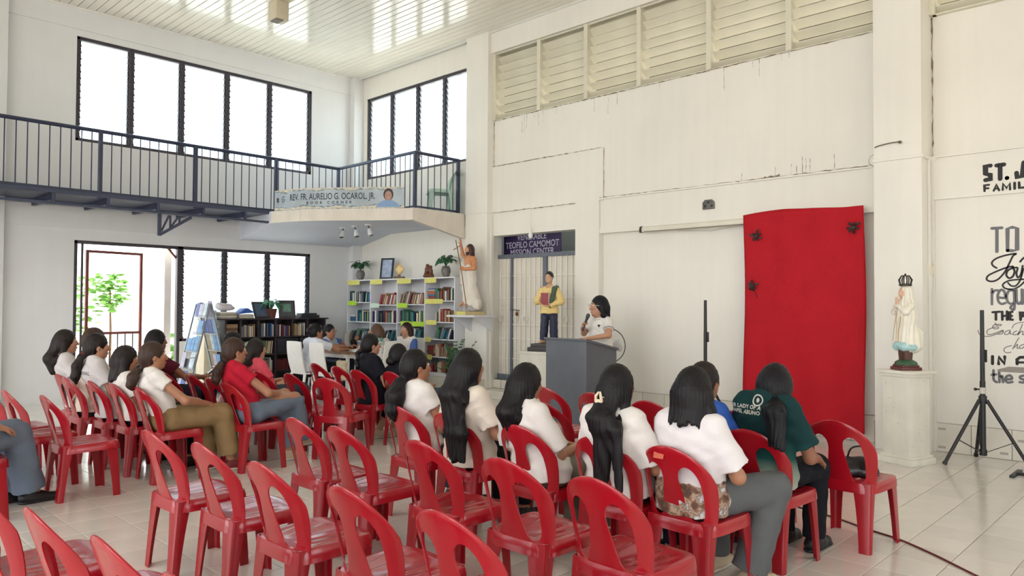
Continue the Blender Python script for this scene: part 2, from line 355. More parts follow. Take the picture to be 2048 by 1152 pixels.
# steps at the gate and under the bookcase
ST = M('step_stone', (222,216,204), .4, var=.06, vs=4)
stp = struct(MB().box((8.36,8.86,-.01),(8.74,12.74,.275)).box((8.0,9.45,-.01),(8.40,12.74,.135)).box((8.42,7.0,-.01),(8.75,8.86,.135)).build('trim_5', ST, bevel=.006))
t2 = MB().box((-.006,-.146,-.066),(0,.146,.066)).mesh('tile', WTILE, bevel=.003, segs=1)
t3 = MB().box((-.006,-.146,-.068),(0,.146,.068)).mesh('tile', WTILE, bevel=.003, segs=1)
for k in range(6): link('tile', t2, stp, (8.418,8.70-.3*k,.068)); link('tile', t3, stp, (8.738,8.78-.3*k,.207))
for k in range(5): link('tile', t2, stp, (7.998,9.62+.3*k,.068)); link('tile', t3, stp, (8.358,9.62+.3*k,.207))
# tile skirting along the cloth wall
bb = struct(MB().box((8.745,-7,0),(8.76,2.26,.30)).box((8.775,2.74,0),(8.80,6.60,.30)).box((8.425,2.73,0),(8.43,2.735,.3)).build('baseboard_right', GROUT))
t4 = MB().box((-.008,-.172,-.147),(0,.172,.147)).mesh('tile', WTILE, bevel=.003, segs=1)
for k in range(8): link('tile', t4, bb, (8.746,2.08-.35*k,.15))
for k in range(11): link('tile', t4, bb, (8.776,2.92-.0+.35*k,.15))
GI = M('tile_inset', (176,168,158), .5)
ti = MB().box((-.002,-.035,-.012),(0,.035,.012)).mesh('inset', GI)
for y, z in ((2.17,.24),(2.17,.05),(1.62,.06),(1.47,.2),(3.0,.2)): link('inset', ti, bb, (8.737 if y < 2.5 else 8.767,y,z))

# ---- gallery: steel catwalk, concrete corner slab, railing
mb = MB()
mb.box((-3,11.68,3.02),(6.24,11.75,3.075)).box((-3,11.69,2.865),(6.24,11.75,2.90)).box((-3,12.68,2.99),(6.24,12.75,3.04))
x = -2.6
while x < 6.2: mb.box((x,11.70,2.88),(x+.04,11.74,3.04)); mb.box((x,11.72,2.93),(x+.05,12.75,3.02)); x += .70
cw = struct(mb.build('trim_6', NAVY))
MB().box((-3,11.76,3.02),(6.24,12.74,3.045)).build('deck_plate', NAVY, cw)
for x in (.9,4.45):
    t = MB().bar((x,11.74,2.87),(x,11.74,2.50),.05,.04).bar((x,11.74,2.52),(x+.06,12.74,2.84),.05,.04).bar((x,11.74,2.87),(x,12.74,2.87),.05,.04)
    t = MB().bar((x,11.72,2.86),(x,11.72,2.53),.045,.045).bar((x,11.72,2.54),(x+.48,11.72,2.85),.04,.04)
    t.bar((x+.03,11.72,2.60),(x+.14,11.72,2.85),.025,.025).bar((x+.16,11.72,2.64),(x+.16,11.72,2.85),.025,.025).bar((x+.16,11.72,2.66),(x+.29,11.72,2.85),.025,.025).bar((x+.3,11.72,2.74),(x+.3,11.72,2.85),.025,.025)
    t.build('bracket', NAVY, cw)
edge = smoothpath([(6.226,11.60),(6.406,10.974),(6.712,10.482),(7.112,9.97),(7.50,9.46)], 4)
poly = [(8.74,12.75),(6.226,12.75)]+edge+[(8.6,9.40),(8.74,9.40)]
mb = MB().prism(poly, 2.862, 3.05, lambda u,v,d: (u,v,d))
mb.prism([(11.62,2.864),(12.75,2.864),(12.75,2.64)], 6.23, 8.74, lambda u,v,d: (d,u,v))
slab = struct(mb.build('trim_7', SOFF))
fb = MB(); full = edge; n = len(full)
for (p, q) in zip(full, full[1:]):
    d = (Vector(q)-Vector(p)).normalized(); nn = Vector((d.y,-d.x)) if False else Vector((-abs(d.y), -abs(d.x)))*.012
    fb.add([(p[0],p[1],2.86),(q[0],q[1],2.86),(q[0],q[1],3.055),(p[0],p[1],3.055),(p[0]+nn.x,p[1]+nn.y,2.86),(q[0]+nn.x,q[1]+nn.y,2.86),(q[0]+nn.x,q[1]+nn.y,3.055),(p[0]+nn.x,p[1]+nn.y,3.055)],
           [(4,5,6,7),(0,4,7,3),(1,2,6,5),(3,7,6,2),(0,1,5,4)])
fb.prism([(7.47,3.055),(8.6,3.055),(8.6,2.635),(8.5,2.65),(7.47,2.862)], 9.385, 9.47, lambda u,v,d: (u,d,v))
fb.build('fascia', SLABP, slab)
rail = thing('railing', 'navy steel railing with thin upright bars along the upstairs gallery', 'railing', (0,0,0))
RP = [(-3,11.75),(7.62,11.75),(7.62,9.52),(8.58,9.52)]
mb = MB(); mb.tube([(p[0],p[1],3.985) for p in RP], .028, 8); mb.build('top_rail', RAILM, rail, smooth=True)
mb = MB()
for p, q in zip(RP, RP[1:]): mb.bar((p[0],p[1],3.10),(q[0],q[1],3.10),.02,.03)
mb.build('bottom_rail', RAILM, rail)
pme_ = MB().box((-.026,-.026,3.0),(.026,.026,3.98)).mesh('post', RAILM, bevel=.004, segs=1)
for p in ((-.5,11.75),(.9,11.75),(2.25,11.75),(3.62,11.75),(5.0,11.75),(6.36,11.72),(7.62,11.75),(7.62,9.52),(8.56,9.52)): link('post', pme_, rail, (p[0],p[1],0))
bme = MB().tube([(0,0,3.07),(0,0,3.98)], .0085, 6).mesh('baluster', RAILM, smooth=True)
for p, q in zip(RP, RP[1:]):
    L = (Vector(q)-Vector(p)).length; n = int(round(L/.132))
    for k in range(1, n):
        t = k/n; link('baluster', bme, rail, (p[0]+(q[0]-p[0])*t, p[1]+(q[1]-p[1])*t, 0))

# ---- yard outside
GRD = M('yard_concrete', (206,200,188), .9, var=.12, vs=1.2)
struct(MB().box((-60,-60,-.5),(80,90,-.161)).build('ground', GRD))
yw = struct(MB().box((-6,22,-.2),(9,22.2,2.4)).build('wall_far', M('yard_wall', (226,222,214), .9, var=.08, vs=1)))
LEAFL = M('yard_leaf', (96,150,52), .5, rand=.2, var=.2, vs=6)
def leafcloud(name, c, r, n, sz, mat, parent, seed, zs=1.):
    rr = random.Random(seed); mb = MB()
    for k in range(n):
        while True:
            p = Vector((rr.uniform(-1,1), rr.uniform(-1,1), rr.uniform(-1,1)))
            if .2 < p.length < 1: break
        q = Vector(c)+Vector((p.x*r, p.y*r, p.z*r*zs)); R = rot('Z', rr.uniform(0,6.3)) @ rot('X', rr.uniform(-1.2,1.2)); L = sz*rr.uniform(.7,1.3)
        V = [q+R @ Vector(v) for v in ((0,0,0),(L*.3,.25*L,.05*L),(L*.7,.22*L,.05*L),(L,0,-.1*L),(L*.7,-.22*L,.05*L),(L*.3,-.25*L,.05*L))]
        mb.add(V, [(0,1,2,3),(0,3,4,5)])
    return mb.build(name, mat, parent, recalc=False)
BARK = M('bark', (110,84,60), .9, var=.2, vs=15)
for i, (x, y, h, r, lab) in enumerate(((4.55,16.2,1.55,.55,'leafy yard shrub seen through the upper gate leaf of the open door'),(5.35,16.6,1.9,.35,'thin yard sapling beyond the open doorway with a small crown'),(5.62,14.1,.62,.42,'low bright green yard plant beside the doorway edge'))):
    t = thing('yard_shrub', lab, 'shrub', (x,y,-.16)); leafcloud('foliage', (0,0,h), r, 160, .17, LEAFL, t, i+3, 1.2)
    MB().tube([(0,0,0),(.02,0,h*.5),(0,.02,h)], [.03,.025,.015], 7).build('stem', BARK, t, smooth=True)
tag(MB().box((5.13,13.25,-.16),(5.25,13.37,2.6)).box((5.08,13.2,-.16),(5.3,13.42,.1)).build('yard_post', M('post_paint', (214,204,196), .8, var=.1, vs=4), bevel=.01), 'pale square post standing just outside the open doorway', 'post')
# ================================================================== red plastic chairs
RED = M('red_plastic', (166,16,32), .24, var=.06, vs=6, rand=.05, coat=.35)
REDL = M('red_plastic_legs', (158,15,30), .3, var=.08, vs=8, rand=.05, coat=.15)
def arr_mesh(name, V, F, mat):
    me = bpy.data.meshes.new(name); me.from_pydata([tuple(map(float, v)) for v in V], [], [tuple(map(int, f)) for f in F]); me.materials.append(mat)
    bm = bmesh.new(); bm.from_mesh(me); bmesh.ops.remove_doubles(bm, verts=bm.verts, dist=1e-5); bmesh.ops.recalc_face_normals(bm, faces=bm.faces); bm.to_mesh(me); bm.free()
    me.shade_smooth(); me.set_sharp_from_angle(angle=math.radians(50)); return me
def shell(P, F, fn, t, extra=None):
    """P: 2-D params (n,2); fn(P)->3-D; thickens by t along the normal and closes the border"""
    P = np.array(P, float); e = 1e-3; A = fn(P)
    du = fn(P+np.array([e,0]))-fn(P-np.array([e,0])); dv = fn(P+np.array([0,e]))-fn(P-np.array([0,e]))
    N = np.cross(du, dv); N /= np.linalg.norm(N, axis=1)[:,None]
    if extra is not None: A = A+extra
    n = len(P); V = np.concatenate([A+N*t/2, A-N*t/2]); FF = [tuple(f) for f in F]+[tuple(n+i for i in reversed(f)) for f in F]
    cnt = {}
    for f in F:
        for a, b in zip(f, list(f[1:])+[f[0]]):
            k = (min(a,b), max(a,b)); cnt.setdefault(k, []).append((a,b))
    for k, es in cnt.items():
        if len(es) == 1: a, b = es[0]; FF.append((b, a, n+a, n+b))
    return V, FF
def chair_back():
    NR, NA = 9, 56
    # half back (y from 0 to outline): hole loop against the border of the half plate
    def hole(a):
        pts = smoothpath([(.086,.428),(.066,.50),(.050,.59),(.045,.635),(.055,.678),(.088,.703),(.122,.692),(.147,.648),(.157,.575),(.156,.50),(.150,.448),(.136,.426),(.110,.421),(.086,.428)], 10)
        L = np.array(pts); return L
    H = hole(0); c = np.array([.108,.57])
    outl = [(0,.352),(.10,.352),(.192,.36),(.200,.40),(.203,.45)]+[(.203+.014*math.sin((z-.45)/.15*1.57),z) for z in (.50,.55,.60)]+[(.217*math.cos(t),.60+.20*math.sin(t)) for t in np.linspace(.08,PI/2,22)]
    outl += [(0,z) for z in (.74,.68,.62,.56,.50,.44,.40)]+[(0,.352)]
    O = np.array(outl)
    def resample(L, n):
        # by angle about the centre
        ang = np.arctan2(L[:,1]-c[1], L[:,0]-c[0]); return L, ang
    th = np.linspace(-PI, PI, NA, endpoint=False)+.01
    def ray(L, t):
        d = np.array([math.cos(t), math.sin(t)]); best = None
        for p, q in zip(L[:-1], L[1:]):
            e = q-p; den = d[0]*e[1]-d[1]*e[0]
            if abs(den) < 1e-12: continue
            w = p-c; s = (w[0]*e[1]-w[1]*e[0])/den; u = (w[0]*d[1]-w[1]*d[0])/den
            if s > 0 and -1e-9 <= u <= 1+1e-9: best = s if best is None or s > best else best
        return c+d*best
    # angles through the corners of the outline keep it sharp
    ca = [math.atan2(p[1]-c[1], p[0]-c[0]) for p in ((0,.352),(.192,.36),(0,.80),(.2,.40))]
    th = np.sort(np.concatenate([th, ca])); th = th[np.concatenate([[True], np.diff(th) > 1e-4])]
    NA = len(th)
    P = []; S = []
    for t in th:
        a = ray(H, t); b = ray(O, t)
        for k in range(NR):
            s = k/(NR-1); P.append(a+(b-a)*s); S.append(s if b[0] > 1e-4 and b[1] > .40 else (s*.0))
    F = []
    for i in range(NA):
        j = (i+1) % NA
        for k in range(NR-1): F.append((i*NR+k, i*NR+k+1, j*NR+k+1, j*NR+k))
    P = np.array(P); S = np.array(S)
    P2 = P*np.array([-1,1]); n = len(P)
    F2 = [tuple(n+i for i in reversed(f)) for f in F]
    PP = np.concatenate([P, P2]); FA = F+F2
    key = {}; mp = []
    UP = []
    for p in PP:
        kk = (round(p[0]*1e5)+0, round(p[1]*1e5))
        if kk not in key: key[kk] = len(UP); UP.append(p)
        mp.append(key[kk])
    PP = np.array(UP); FA = [f for f in ([mp[i] for i in f] for f in FA) if len(set(f)) == 4]
    arc = outl[2:2+4+3+13]; A0 = np.array([(y,z) for y,z in outl if z > .40 and (y > .02 or z > .79)]); A0 = np.concatenate([A0, A0*np.array([-1,1])])
    A0 = np.array([p for p in A0 if p[1] > .44 and (abs(p[0]) > .19 or p[1] > .60)])
    A0 = np.concatenate([A0[:len(A0)//2], A0[len(A0)//2:]]); fine_ = []
    for L_ in (A0[A0[:,0] > 0], A0[A0[:,0] < 0]):
        L_ = L_[np.argsort(np.arctan2(L_[:,1]-.44, np.abs(L_[:,0])))]
        for p_, q_ in zip(L_[:-1], L_[1:]):
            for t_ in np.linspace(0, 1, 12, endpoint=False): fine_.append(p_+(q_-p_)*t_)
    A0 = np.array(fine_)
    dist = np.min(np.hypot(PP[:,None,0]-A0[None,:,0], PP[:,None,1]-A0[None,:,1]), axis=1)
    def fn(Q):
        y, z = Q[:,0], Q[:,1]
        x = -.185-.105*np.clip((z-.42)/.38, -.2, 1)**1.15*np.sign(1) if False else -.185-.105*((np.clip(z, .42, 1)-.42)/.38)**1.1
        x = x+.068*(np.abs(y)/.215)**2.5*(1-.45*np.clip((z-.62)/.2, 0, 1))
        return np.stack([x, y, z], 1)
    ex = np.zeros((len(PP), 3)); ex[:,0] = .007*np.clip(1-dist/.016, 0, 1)**2
    V, FF = shell(PP, FA, fn, .006, ex)
    return arr_mesh('backrest', V, FF, RED)
def chair_seat():
    nu, nv = 45, 45; P = []; F = []
    def fn(Q):
        u, v = Q[:,0], Q[:,1]                                  # u along x, v along y in -1..1
        k = np.maximum(np.abs(u), np.abs(v)); ang_u, ang_v = u.copy(), v.copy()
        r = np.maximum(np.hypot(u, v), 1e-6); p = 5.0
        se = k*k/np.maximum(((np.abs(u)**p+np.abs(v)**p)**(1/p)), 1e-6)*1.0
        f = np.where(k > 1e-6, k/np.maximum((np.abs(u)**p+np.abs(v)**p)**(1/p), 1e-6), 1)
        u2, v2 = u*f, v*f
        kk = np.clip((k-.90)/.10, 0, 1)
        us, vs = np.clip(u2/.90*1, -9, 9), v2/.90
        lim = np.minimum(1, .90/np.maximum(k, 1e-6)); x = u2*np.where(k > .9, lim, 1)/.90; y = v2*np.where(k > .9, lim, 1)/.90
        x3 = .015+.205*x; hw = .215-.02*(1-x)/2-.0*x; y3 = y*hw
        z = .432-.006*np.clip(1-x, 0, 2)-.010*(1-np.clip(x*x, 0, 1))*(1-np.clip(y*y, 0, 1)) - .012*np.clip(x-.72, 0, 1)/.28
        drop = kk
        z = z-.058*drop-.004*np.sqrt(np.clip((k-.86)/.04, 0, 1))
        out = np.sqrt(np.clip(drop, 0, 1))*.010
        nrm = np.hypot(x, y)+1e-9
        return np.stack([x3+x/nrm*out, y3+y/nrm*out, z], 1)
    ts = np.concatenate([[-1,-.97,-.93,-.90,-.885,-.86], np.linspace(-.83,.83,61), [.86,.885,.90,.93,.97,1]]); nu = len(ts)
    for a in ts:
        for b in ts: P.append((a, b))
    for i in range(nu-1):
        for j in range(nu-1): F.append((i*nu+j, (i+1)*nu+j, (i+1)*nu+j+1, i*nu+j+1))
    P = np.array(P); A = fn(P); ex = np.zeros((len(P), 3)); inner = np.max(np.abs(P), axis=1) < .80
    x, y = A[:,0], A[:,1]
    # fanned leaf-shaped relief: saw-tooth steps spreading from the back towards the front corners
    w = (np.abs(y)-.012)/(.055+.16*np.clip(x+.20, 0, .5)); q = (w*1.25) % 1.0; saw = np.where((w > 0) & (w < 2.4), q*np.clip((1-q)/.18, 0, 1), 0)
    fade = np.clip((x+.12)/.05, 0, 1)*np.clip((.165-x-.28*np.abs(y))/.05, 0, 1)
    ex[:,2] = np.where(inner, .0055*saw*fade, 0)
    V, FF = shell(P, F, fn, .005, ex)
    return arr_mesh('seat', V, FF, RED)
def chair_leg(rear, s):
    """angle-section leg: two flat faces meeting at the outer corner, tapering to the floor"""
    if rear: top = Vector((-.184, s*.190, .418)); bot = Vector((-.216, s*.194, 0)); wx0, wy0, wx1, wy1 = .075, .115, .040, .066
    else: top = Vector((.200, s*.200, .415)); bot = Vector((.222, s*.214, 0)); wx0, wy0, wx1, wy1 = .095, .072, .058, .046
    dx = 1 if rear else -1; t = .006; V = []; F = []; n = 7
    for k in range(n+1):
        q = k/n; c = top.lerp(bot, q); e = (1-q)**2.2
        wx = wx1+(wx0-wx1)*(.35*(1-q)+.65*e); wy = wy1+(wy0-wy1)*(.35*(1-q)+.65*e)
        prof = [(.016,0),(wx,0),(wx,t),(.018,t),(t,.018),(t,wy),(0,wy),(0,.016),(.005,.005)]
        for a, b in prof: V.append((c.x+dx*a, c.y-s*b, c.z))
    for k in range(n):
        for i in range(9): F.append((k*9+i, k*9+(i+1) % 9, (k+1)*9+(i+1) % 9, (k+1)*9+i))
    F += [(0,1,2,3),(0,3,4,8),(8,4,7),(7,4,5,6)]; F += [tuple(n*9+i for i in reversed(f)) for f in F[-4:]]
    m = MB().add(V, F).mesh('leg', REDL, smooth=True, ang=40); return m
C_BACK, C_SEAT = chair_back(), chair_seat()
C_LEG = [chair_leg(r, s) for r in (True, False) for s in (1, -1)]
def red_chair(x, y, rz, label, group='red plastic chairs set out in rows'):
    t = thing('plastic_chair', label, 'chair', (x, y, 0), rz, group)
    link('seat', C_SEAT, t); link('backrest', C_BACK, t)
    for m in C_LEG: link('leg', m, t)
    return t
R6, R5, R4, R3, R2, R1 = 1.0, 1.9, 2.68, 3.43, 4.18, 5.0
# x, y, turn, label.  Rows are counted from the podium; one block faces the podium, the other stands by the glass door, with an aisle between
CH = [
 (.93,3.58,0,'empty red chair nearest the aisle in the rearmost row of the podium block'),
 (.99,2.96,0,'empty red chair, second from the aisle in the rearmost row of the podium block'),
 (1.05,2.45,0,'empty red chair, third from the aisle in the rearmost row, mostly cropped'),
 (1.08,1.97,0,'empty red chair, fourth from the aisle in the rearmost row, barely in view'),
 (1.87,4.31,0,'empty red chair nearest the aisle in the fifth row, glossy pale seat'),
 (1.91,3.75,0,'empty red chair, second from the aisle in the fifth row of the podium block'),
 (1.90,3.12,0,'empty red chair, in the fifth row with dark scribble on its back frame'),
 (1.91,2.47,0,'empty red chair, fourth from the aisle in the fifth row, before the large scribbled chair'),
 (1.95,1.95,0,'empty red chair, fifth from the aisle in the fifth row of the podium block'),
 (2.68,4.17,0,'empty red chair nearest the aisle in the fourth row of the podium block'),
 (2.69,3.71,0,'empty red chair, second from the aisle in the fourth row, podium block'),
 (2.74,3.04,0,'empty red chair with dark scribble on its back, behind the girl with waist-length hair'),
 (2.73,2.42,0,'empty red chair directly behind the girl with shoulder-length hair'),
 (2.72,1.88,-.04,'empty red chair directly behind the girl with the pale hair clip'),
 (3.53,2.03,-.05,'red chair with an orange sticker on its back, girl in printed white shirt on it'),
 (3.47,3.02,-.02,'red chair under the girl with shoulder-length hair and white tee'),
 (3.49,3.68,0,'red chair under the girl with very long loose hair'),
 (3.47,4.17,0,'red chair under the low-ponytail girl in white tee by the aisle'),
 (3.49,2.46,0,'red chair under the girl with the pale hair clip'),
 (4.30,1.99,-.05,'red chair under the person in the dark green shirt'),
 (5.0,1.76,-.06,'red chair holding a small black handbag, beside the red wall cloth'),
 (5.11,4.26,-.02,'empty red chair at the foot of the grey podium, front row'),
 (4.36,3.63,0,'empty red chair half hidden behind the girl with shoulder-length hair, second row'),
 (5.09,3.72,0,'empty red chair just past the podium in the front row'),
 (4.98,3.13,0,'empty red chair in the front row before the blank white wall'),
 (4.95,2.40,0,'empty red chair in the front row between the blue and green shirts'),
 (4.16,2.40,0,'red chair under the girl in the blue shirt'),
 (4.16,4.12,0,'empty red chair glimpsed beside the girl with very long hair'),
 (1.91,6.50,0,'empty red chair nearest the aisle, alone in the rearmost row by the glass door'),
 (1.74,7.62,0,'empty red chair farthest from the aisle in the rearmost row by the glass door'),
 (1.79,7.11,0,'empty red chair beside the lone aisle chair in the rearmost door row'),
 (2.50,8.37,0,'red chair under the girl with straight dark hair beside the blank wall'),
 (2.45,7.945,0,'red chair under the half-hidden person behind the scrunchie girl'),
 (2.52,7.495,0,'red chair under the girl with the red scrunchie'),
 (2.57,7.045,0,'red chair under the girl with the brown bob'),
 (2.62,6.59,0,'red chair under the girl in khaki trousers'),
 (3.34,7.91,0,'empty red chair between the khaki trousers and the person in maroon'),
 (3.34,8.36,0,'red chair under the person in the maroon shirt using a phone'),
 (3.42,7.44,0,'empty red chair next to the person in the maroon shirt'),
 (3.39,6.95,0,'empty red chair beside the girl in the red tee'),
 (3.33,6.48,0,'red chair under the girl in the red tee and jeans'),
 (4.20,7.85,0,'red chair under the child in the pink top'),
 (4.08,7.34,0,'empty red chair beside the child in the pink top'),
 (4.18,6.88,0,'empty red chair in front of the girl in the red tee'),
 (5.07,7.87,0,'empty red chair right behind the white dining chairs of the reading table'),
 (5.02,7.32,0,'empty red chair next to the girl in the black top'),
 (4.17,6.34,.42,'empty red chair turned slightly away, at the aisle behind the girl in black'),
 (4.93,6.80,0,'red chair under the girl in the black top with a braid'),
 (5.05,6.36,0,'red chair under the person with the dark bun near the bookcase'),
 (4.14,8.40,0,'red chair under the half-hidden dark head behind the red tee'),
 (1.12,6.28,0,'red chair under the person in jeans at the picture edge, mostly out of frame'),
]
CHAIRS = [red_chair(*c) for c in CH]
INK = M('marker_ink', (70,14,24), .6)
def scribble(ch, seed):
    rr = random.Random(seed); b = MB(); z = .70
    f = lambda u, v, d: (-.185-.105*((v-.42)/.38)**1.1+.055*(abs(u)/.215)**2.2-.008, u, v)
    while z > .50:
        pts = [(.180+rr.uniform(-.010,.010), z-.012*k/4+rr.uniform(-.004,.004)) for k in range(5)]
        def f2(u, v, d):
            x0 = -.185-.105*(max(v-.42, 0)/.38)**1.1+.068*(abs(u)/.215)**2.5*(1-.45*min(1, max(0, (v-.62)/.2))); return (x0-.0042, u+.0022, v)
        stroke_mb(b, pts, .0036, f2, cap=False); z -= .016
    b.build('scribble', INK, ch, recalc=False)
for i in (6, 11): scribble(CHAIRS[i], i)
stk = M('sticker_orange', (206,96,62), .5, var=.3, vs=60)
MB().obb((-.279,.045,.752), (.0012,.030,.022), rot('Y', .27)).build('sticker', stk, CHAIRS[14])
# green chair upstairs: the same kind, other colour
GRN = M('green_plastic', (186,212,198), .4, var=.08, vs=8)
gc = red_chair(8.40,9.80,PI-.6,'pale green plastic chair standing behind the upstairs railing','chairs upstairs'); gc['group'] = ''
del gc['group']; gc.location.z = 3.05
for c in gc.children: setmat(c, GRN)
# ================================================================== people (smooth bodies grown from a distance field)
f32 = np.float32
def sdf(prims, h, post=None, pad=.03, zfine=None):
    lo = np.full(3, 9e9); hi = -lo
    for p in prims:
        if p[0] == 'c':
            r = max(p[3], p[4])*np.array([1, max(1, p[6]), 1]) + p[5]*.3
            lo = np.minimum(lo, np.minimum(p[1], p[2])-r); hi = np.maximum(hi, np.maximum(p[1], p[2])+r)
        elif p[0] == 'e':
            r = max(p[2])+p[4]*.3; lo = np.minimum(lo, np.array(p[1])-r); hi = np.maximum(hi, np.array(p[1])+r)
    lo -= pad; hi += pad; n = np.ceil((hi-lo)/h).astype(int)+1
    ax = [(lo[i]+h*np.arange(n[i])).astype(f32) for i in range(3)]
    D = np.full(n, .07, f32)
    def sub(c0, c1):
        s = []
        for i in range(3):
            a = max(0, int((c0[i]-lo[i])/h)); b = min(n[i], int((c1[i]-lo[i])/h)+2); s.append(slice(a, max(a, b)))
        return tuple(s)
    for p in prims:
        if p[0] == 'p':                                     # keep n.x < d
            nn, d = p[1], p[2]
            v = ax[0][:,None,None]*f32(nn[0])+ax[1][None,:,None]*f32(nn[1])+ax[2][None,None,:]*f32(nn[2])-f32(d)
            np.maximum(D, v, out=D); continue
        k = p[5] if p[0] == 'c' else p[4]
        if p[0] == 'c':
            a = np.array(p[1], float); b = np.array(p[2], float); ra, rb = p[3], p[4]; sy = p[6]
            m = (max(ra, rb)+k+.03)*np.array([1, max(1, sy), 1])
            s = sub(np.minimum(a, b)-m, np.maximum(a, b)+m)
            X = ax[0][s[0]][:,None,None]-f32(a[0]); Y = (ax[1][s[1]][None,:,None]-f32(a[1]))/f32(sy); Z = ax[2][s[2]][None,None,:]-f32(a[2])
            d = (b-a); dy = d[1]/sy; L = max(1e-9, d[0]**2+dy**2+d[2]**2)
            t = np.clip((X*f32(d[0])+Y*f32(dy)+Z*f32(d[2]))/f32(L), 0, 1)
            V = np.sqrt((X-t*f32(d[0]))**2+(Y-t*f32(dy))**2+(Z-t*f32(d[2]))**2)-(f32(ra)+t*f32(rb-ra))
            if p[7]:
                l = math.sqrt((d**2).sum()); u = d/l; Yr = ax[1][s[1]][None,:,None]-f32(a[1])
                V = np.maximum(V, X*f32(u[0])+Yr*f32(u[1])+Z*f32(u[2])-f32(l))
        else:
            c = np.array(p[1], float); r = np.array(p[2], float); m = max(r)+k+.03
            s = sub(c-m, c+m)
            X = ax[0][s[0]][:,None,None]-f32(c[0]); Y = ax[1][s[1]][None,:,None]-f32(c[1]); Z = ax[2][s[2]][None,None,:]-f32(c[2])
            R = p[3]
            if R is not None:
                Q = [X*f32(R[0][i])+Y*f32(R[1][i])+Z*f32(R[2][i]) for i in range(3)]
            else: Q = [X, Y, Z]
            k0 = np.sqrt((Q[0]/f32(r[0]))**2+(Q[1]/f32(r[1]))**2+(Q[2]/f32(r[2]))**2); k1 = np.sqrt((Q[0]/f32(r[0]**2))**2+(Q[1]/f32(r[1]**2))**2+(Q[2]/f32(r[2]**2))**2)
            V = k0*(k0-1)/np.maximum(k1, 1e-6)
        if V.size == 0: continue
        E_ = D[s]; mode = p[-1]
        if mode == 'sub':
            w = np.clip(.5-.5*(E_+V)/f32(k), 0, 1); D[s] = E_*(1-w)-V*w+f32(k)*w*(1-w)
        else:
            w = np.clip(.5+.5*(E_-V)/f32(k), 0, 1); D[s] = E_*(1-w)+V*w-f32(k)*w*(1-w)
    if post is not None: D = post(ax[0][:,None,None], ax[1][None,:,None], ax[2][None,None,:], D).astype(f32)
    D[0] = D[-1] = .05; D[:,0] = D[:,-1] = .05; D[:,:,0] = D[:,:,-1] = .05
    return nets(D, lo, h)
def nets(D, lo, h):
    S = D < 0
    c = sum(S[i:S.shape[0]-1+i, j:S.shape[1]-1+j, k:S.shape[2]-1+k].astype(np.uint8) for i in (0,1) for j in (0,1) for k in (0,1))
    act = (c > 0) & (c < 8); I, J, K = np.nonzero(act); n = len(I); idx = np.full(act.shape, -1, np.int32); idx[act] = np.arange(n)
    acc = np.zeros((n,3)); cnt = np.zeros(n)
    cs = [(i,j,k) for i in (0,1) for j in (0,1) for k in (0,1)]
    val = {q: D[I+q[0], J+q[1], K+q[2]] for q in cs}
    for q in cs:
        for a in range(3):
            if q[a] == 0:
                w = list(q); w[a] = 1; w = tuple(w); d1, d2 = val[q], val[w]; m = (d1 < 0) != (d2 < 0)
                t = np.where(m, d1/np.where(m, d1-d2, 1), 0)
                for b in range(3): acc[:,b] += m*(q[b]+(t if b == a else 0))
                cnt += m
    V = (np.stack([I,J,K], 1)+acc/cnt[:,None])*h+lo
    F = []
    for a in range(3):
        b, e = [(1,2),(2,0),(0,1)][a]
        s0 = [slice(None)]*3; s1 = [slice(None)]*3; s0[a] = slice(0,-1); s1[a] = slice(1,None)
        A = S[tuple(s0)]; B = S[tuple(s1)]; x = A != B
        P = np.array(np.nonzero(x)); ok = (P[b] > 0) & (P[e] > 0) & (P[b] < D.shape[b]-1) & (P[e] < D.shape[e]-1); P = P[:,ok]
        def at(db, de):
            q = P.copy(); q[b] += db; q[e] += de; return idx[q[0], q[1], q[2]]
        Q = np.stack([at(-1,-1), at(0,-1), at(0,0), at(-1,0)], 1); fl = ~A[tuple(P)]
        Q[fl] = Q[fl][:,::-1]; F.append(Q)
    return V, np.concatenate(F)
def np_mesh(name, V, F, mat):
    me = bpy.data.meshes.new(name); me.vertices.add(len(V)); me.vertices.foreach_set('co', V.astype(f32).ravel())
    me.loops.add(F.size); me.loops.foreach_set('vertex_index', F.astype(np.int32).ravel()); me.polygons.add(len(F))
    me.polygons.foreach_set('loop_start', np.arange(0, F.size, 4, dtype=np.int32)); me.polygons.foreach_set('use_smooth', np.ones(len(F), bool))
    me.update(calc_edges=True); me.materials.append(mat); return me
def C(a, b, ra, rb=None, k=.03, sy=1., cap=False): return ('c', tuple(a), tuple(b), ra, ra if rb is None else rb, k, sy, cap, 'add')
def EL(c, r, k=.02, R=None, mode='add'): return ('e', tuple(c), tuple(r), R, k, mode)
def PL(n, d): return ('p', tuple(n), d)

SKIN = M('skin_tan', (176,124,96), .5, var=.08, vs=14, sss=.08); SKIN2 = M('skin_light', (198,148,120), .5, var=.08, vs=14, sss=.08); SKIN3 = M('skin_brown', (146,98,74), .5, var=.08, vs=14, sss=.08)
def hairm(n, c): return M(n, c, .46, var=.35, vs=60, st=(1,1,.05), bump=.5, bs=150, spec=.28)
HB = hairm('hair_black', (20,17,20)); HD = hairm('hair_dark_brown', (36,27,26)); HR = hairm('hair_brown', (64,45,37)); HBL = hairm('hair_blue_black', (17,17,24))
def cloth(n, c, **k): return M(n, c, .85, var=.06, vs=10, bump=.25, bs=240, spec=.2, **k)
WHITE = cloth('cotton_white', (232,226,222)); CREAM = cloth('cotton_cream', (228,216,202)); GREYP = cloth('cotton_grey_print', (206,200,200)); BLACKC = cloth('cotton_black', (28,28,36)); REDC = cloth('cotton_red', (188,30,52)); PINK = cloth('cotton_pink', (226,86,102))
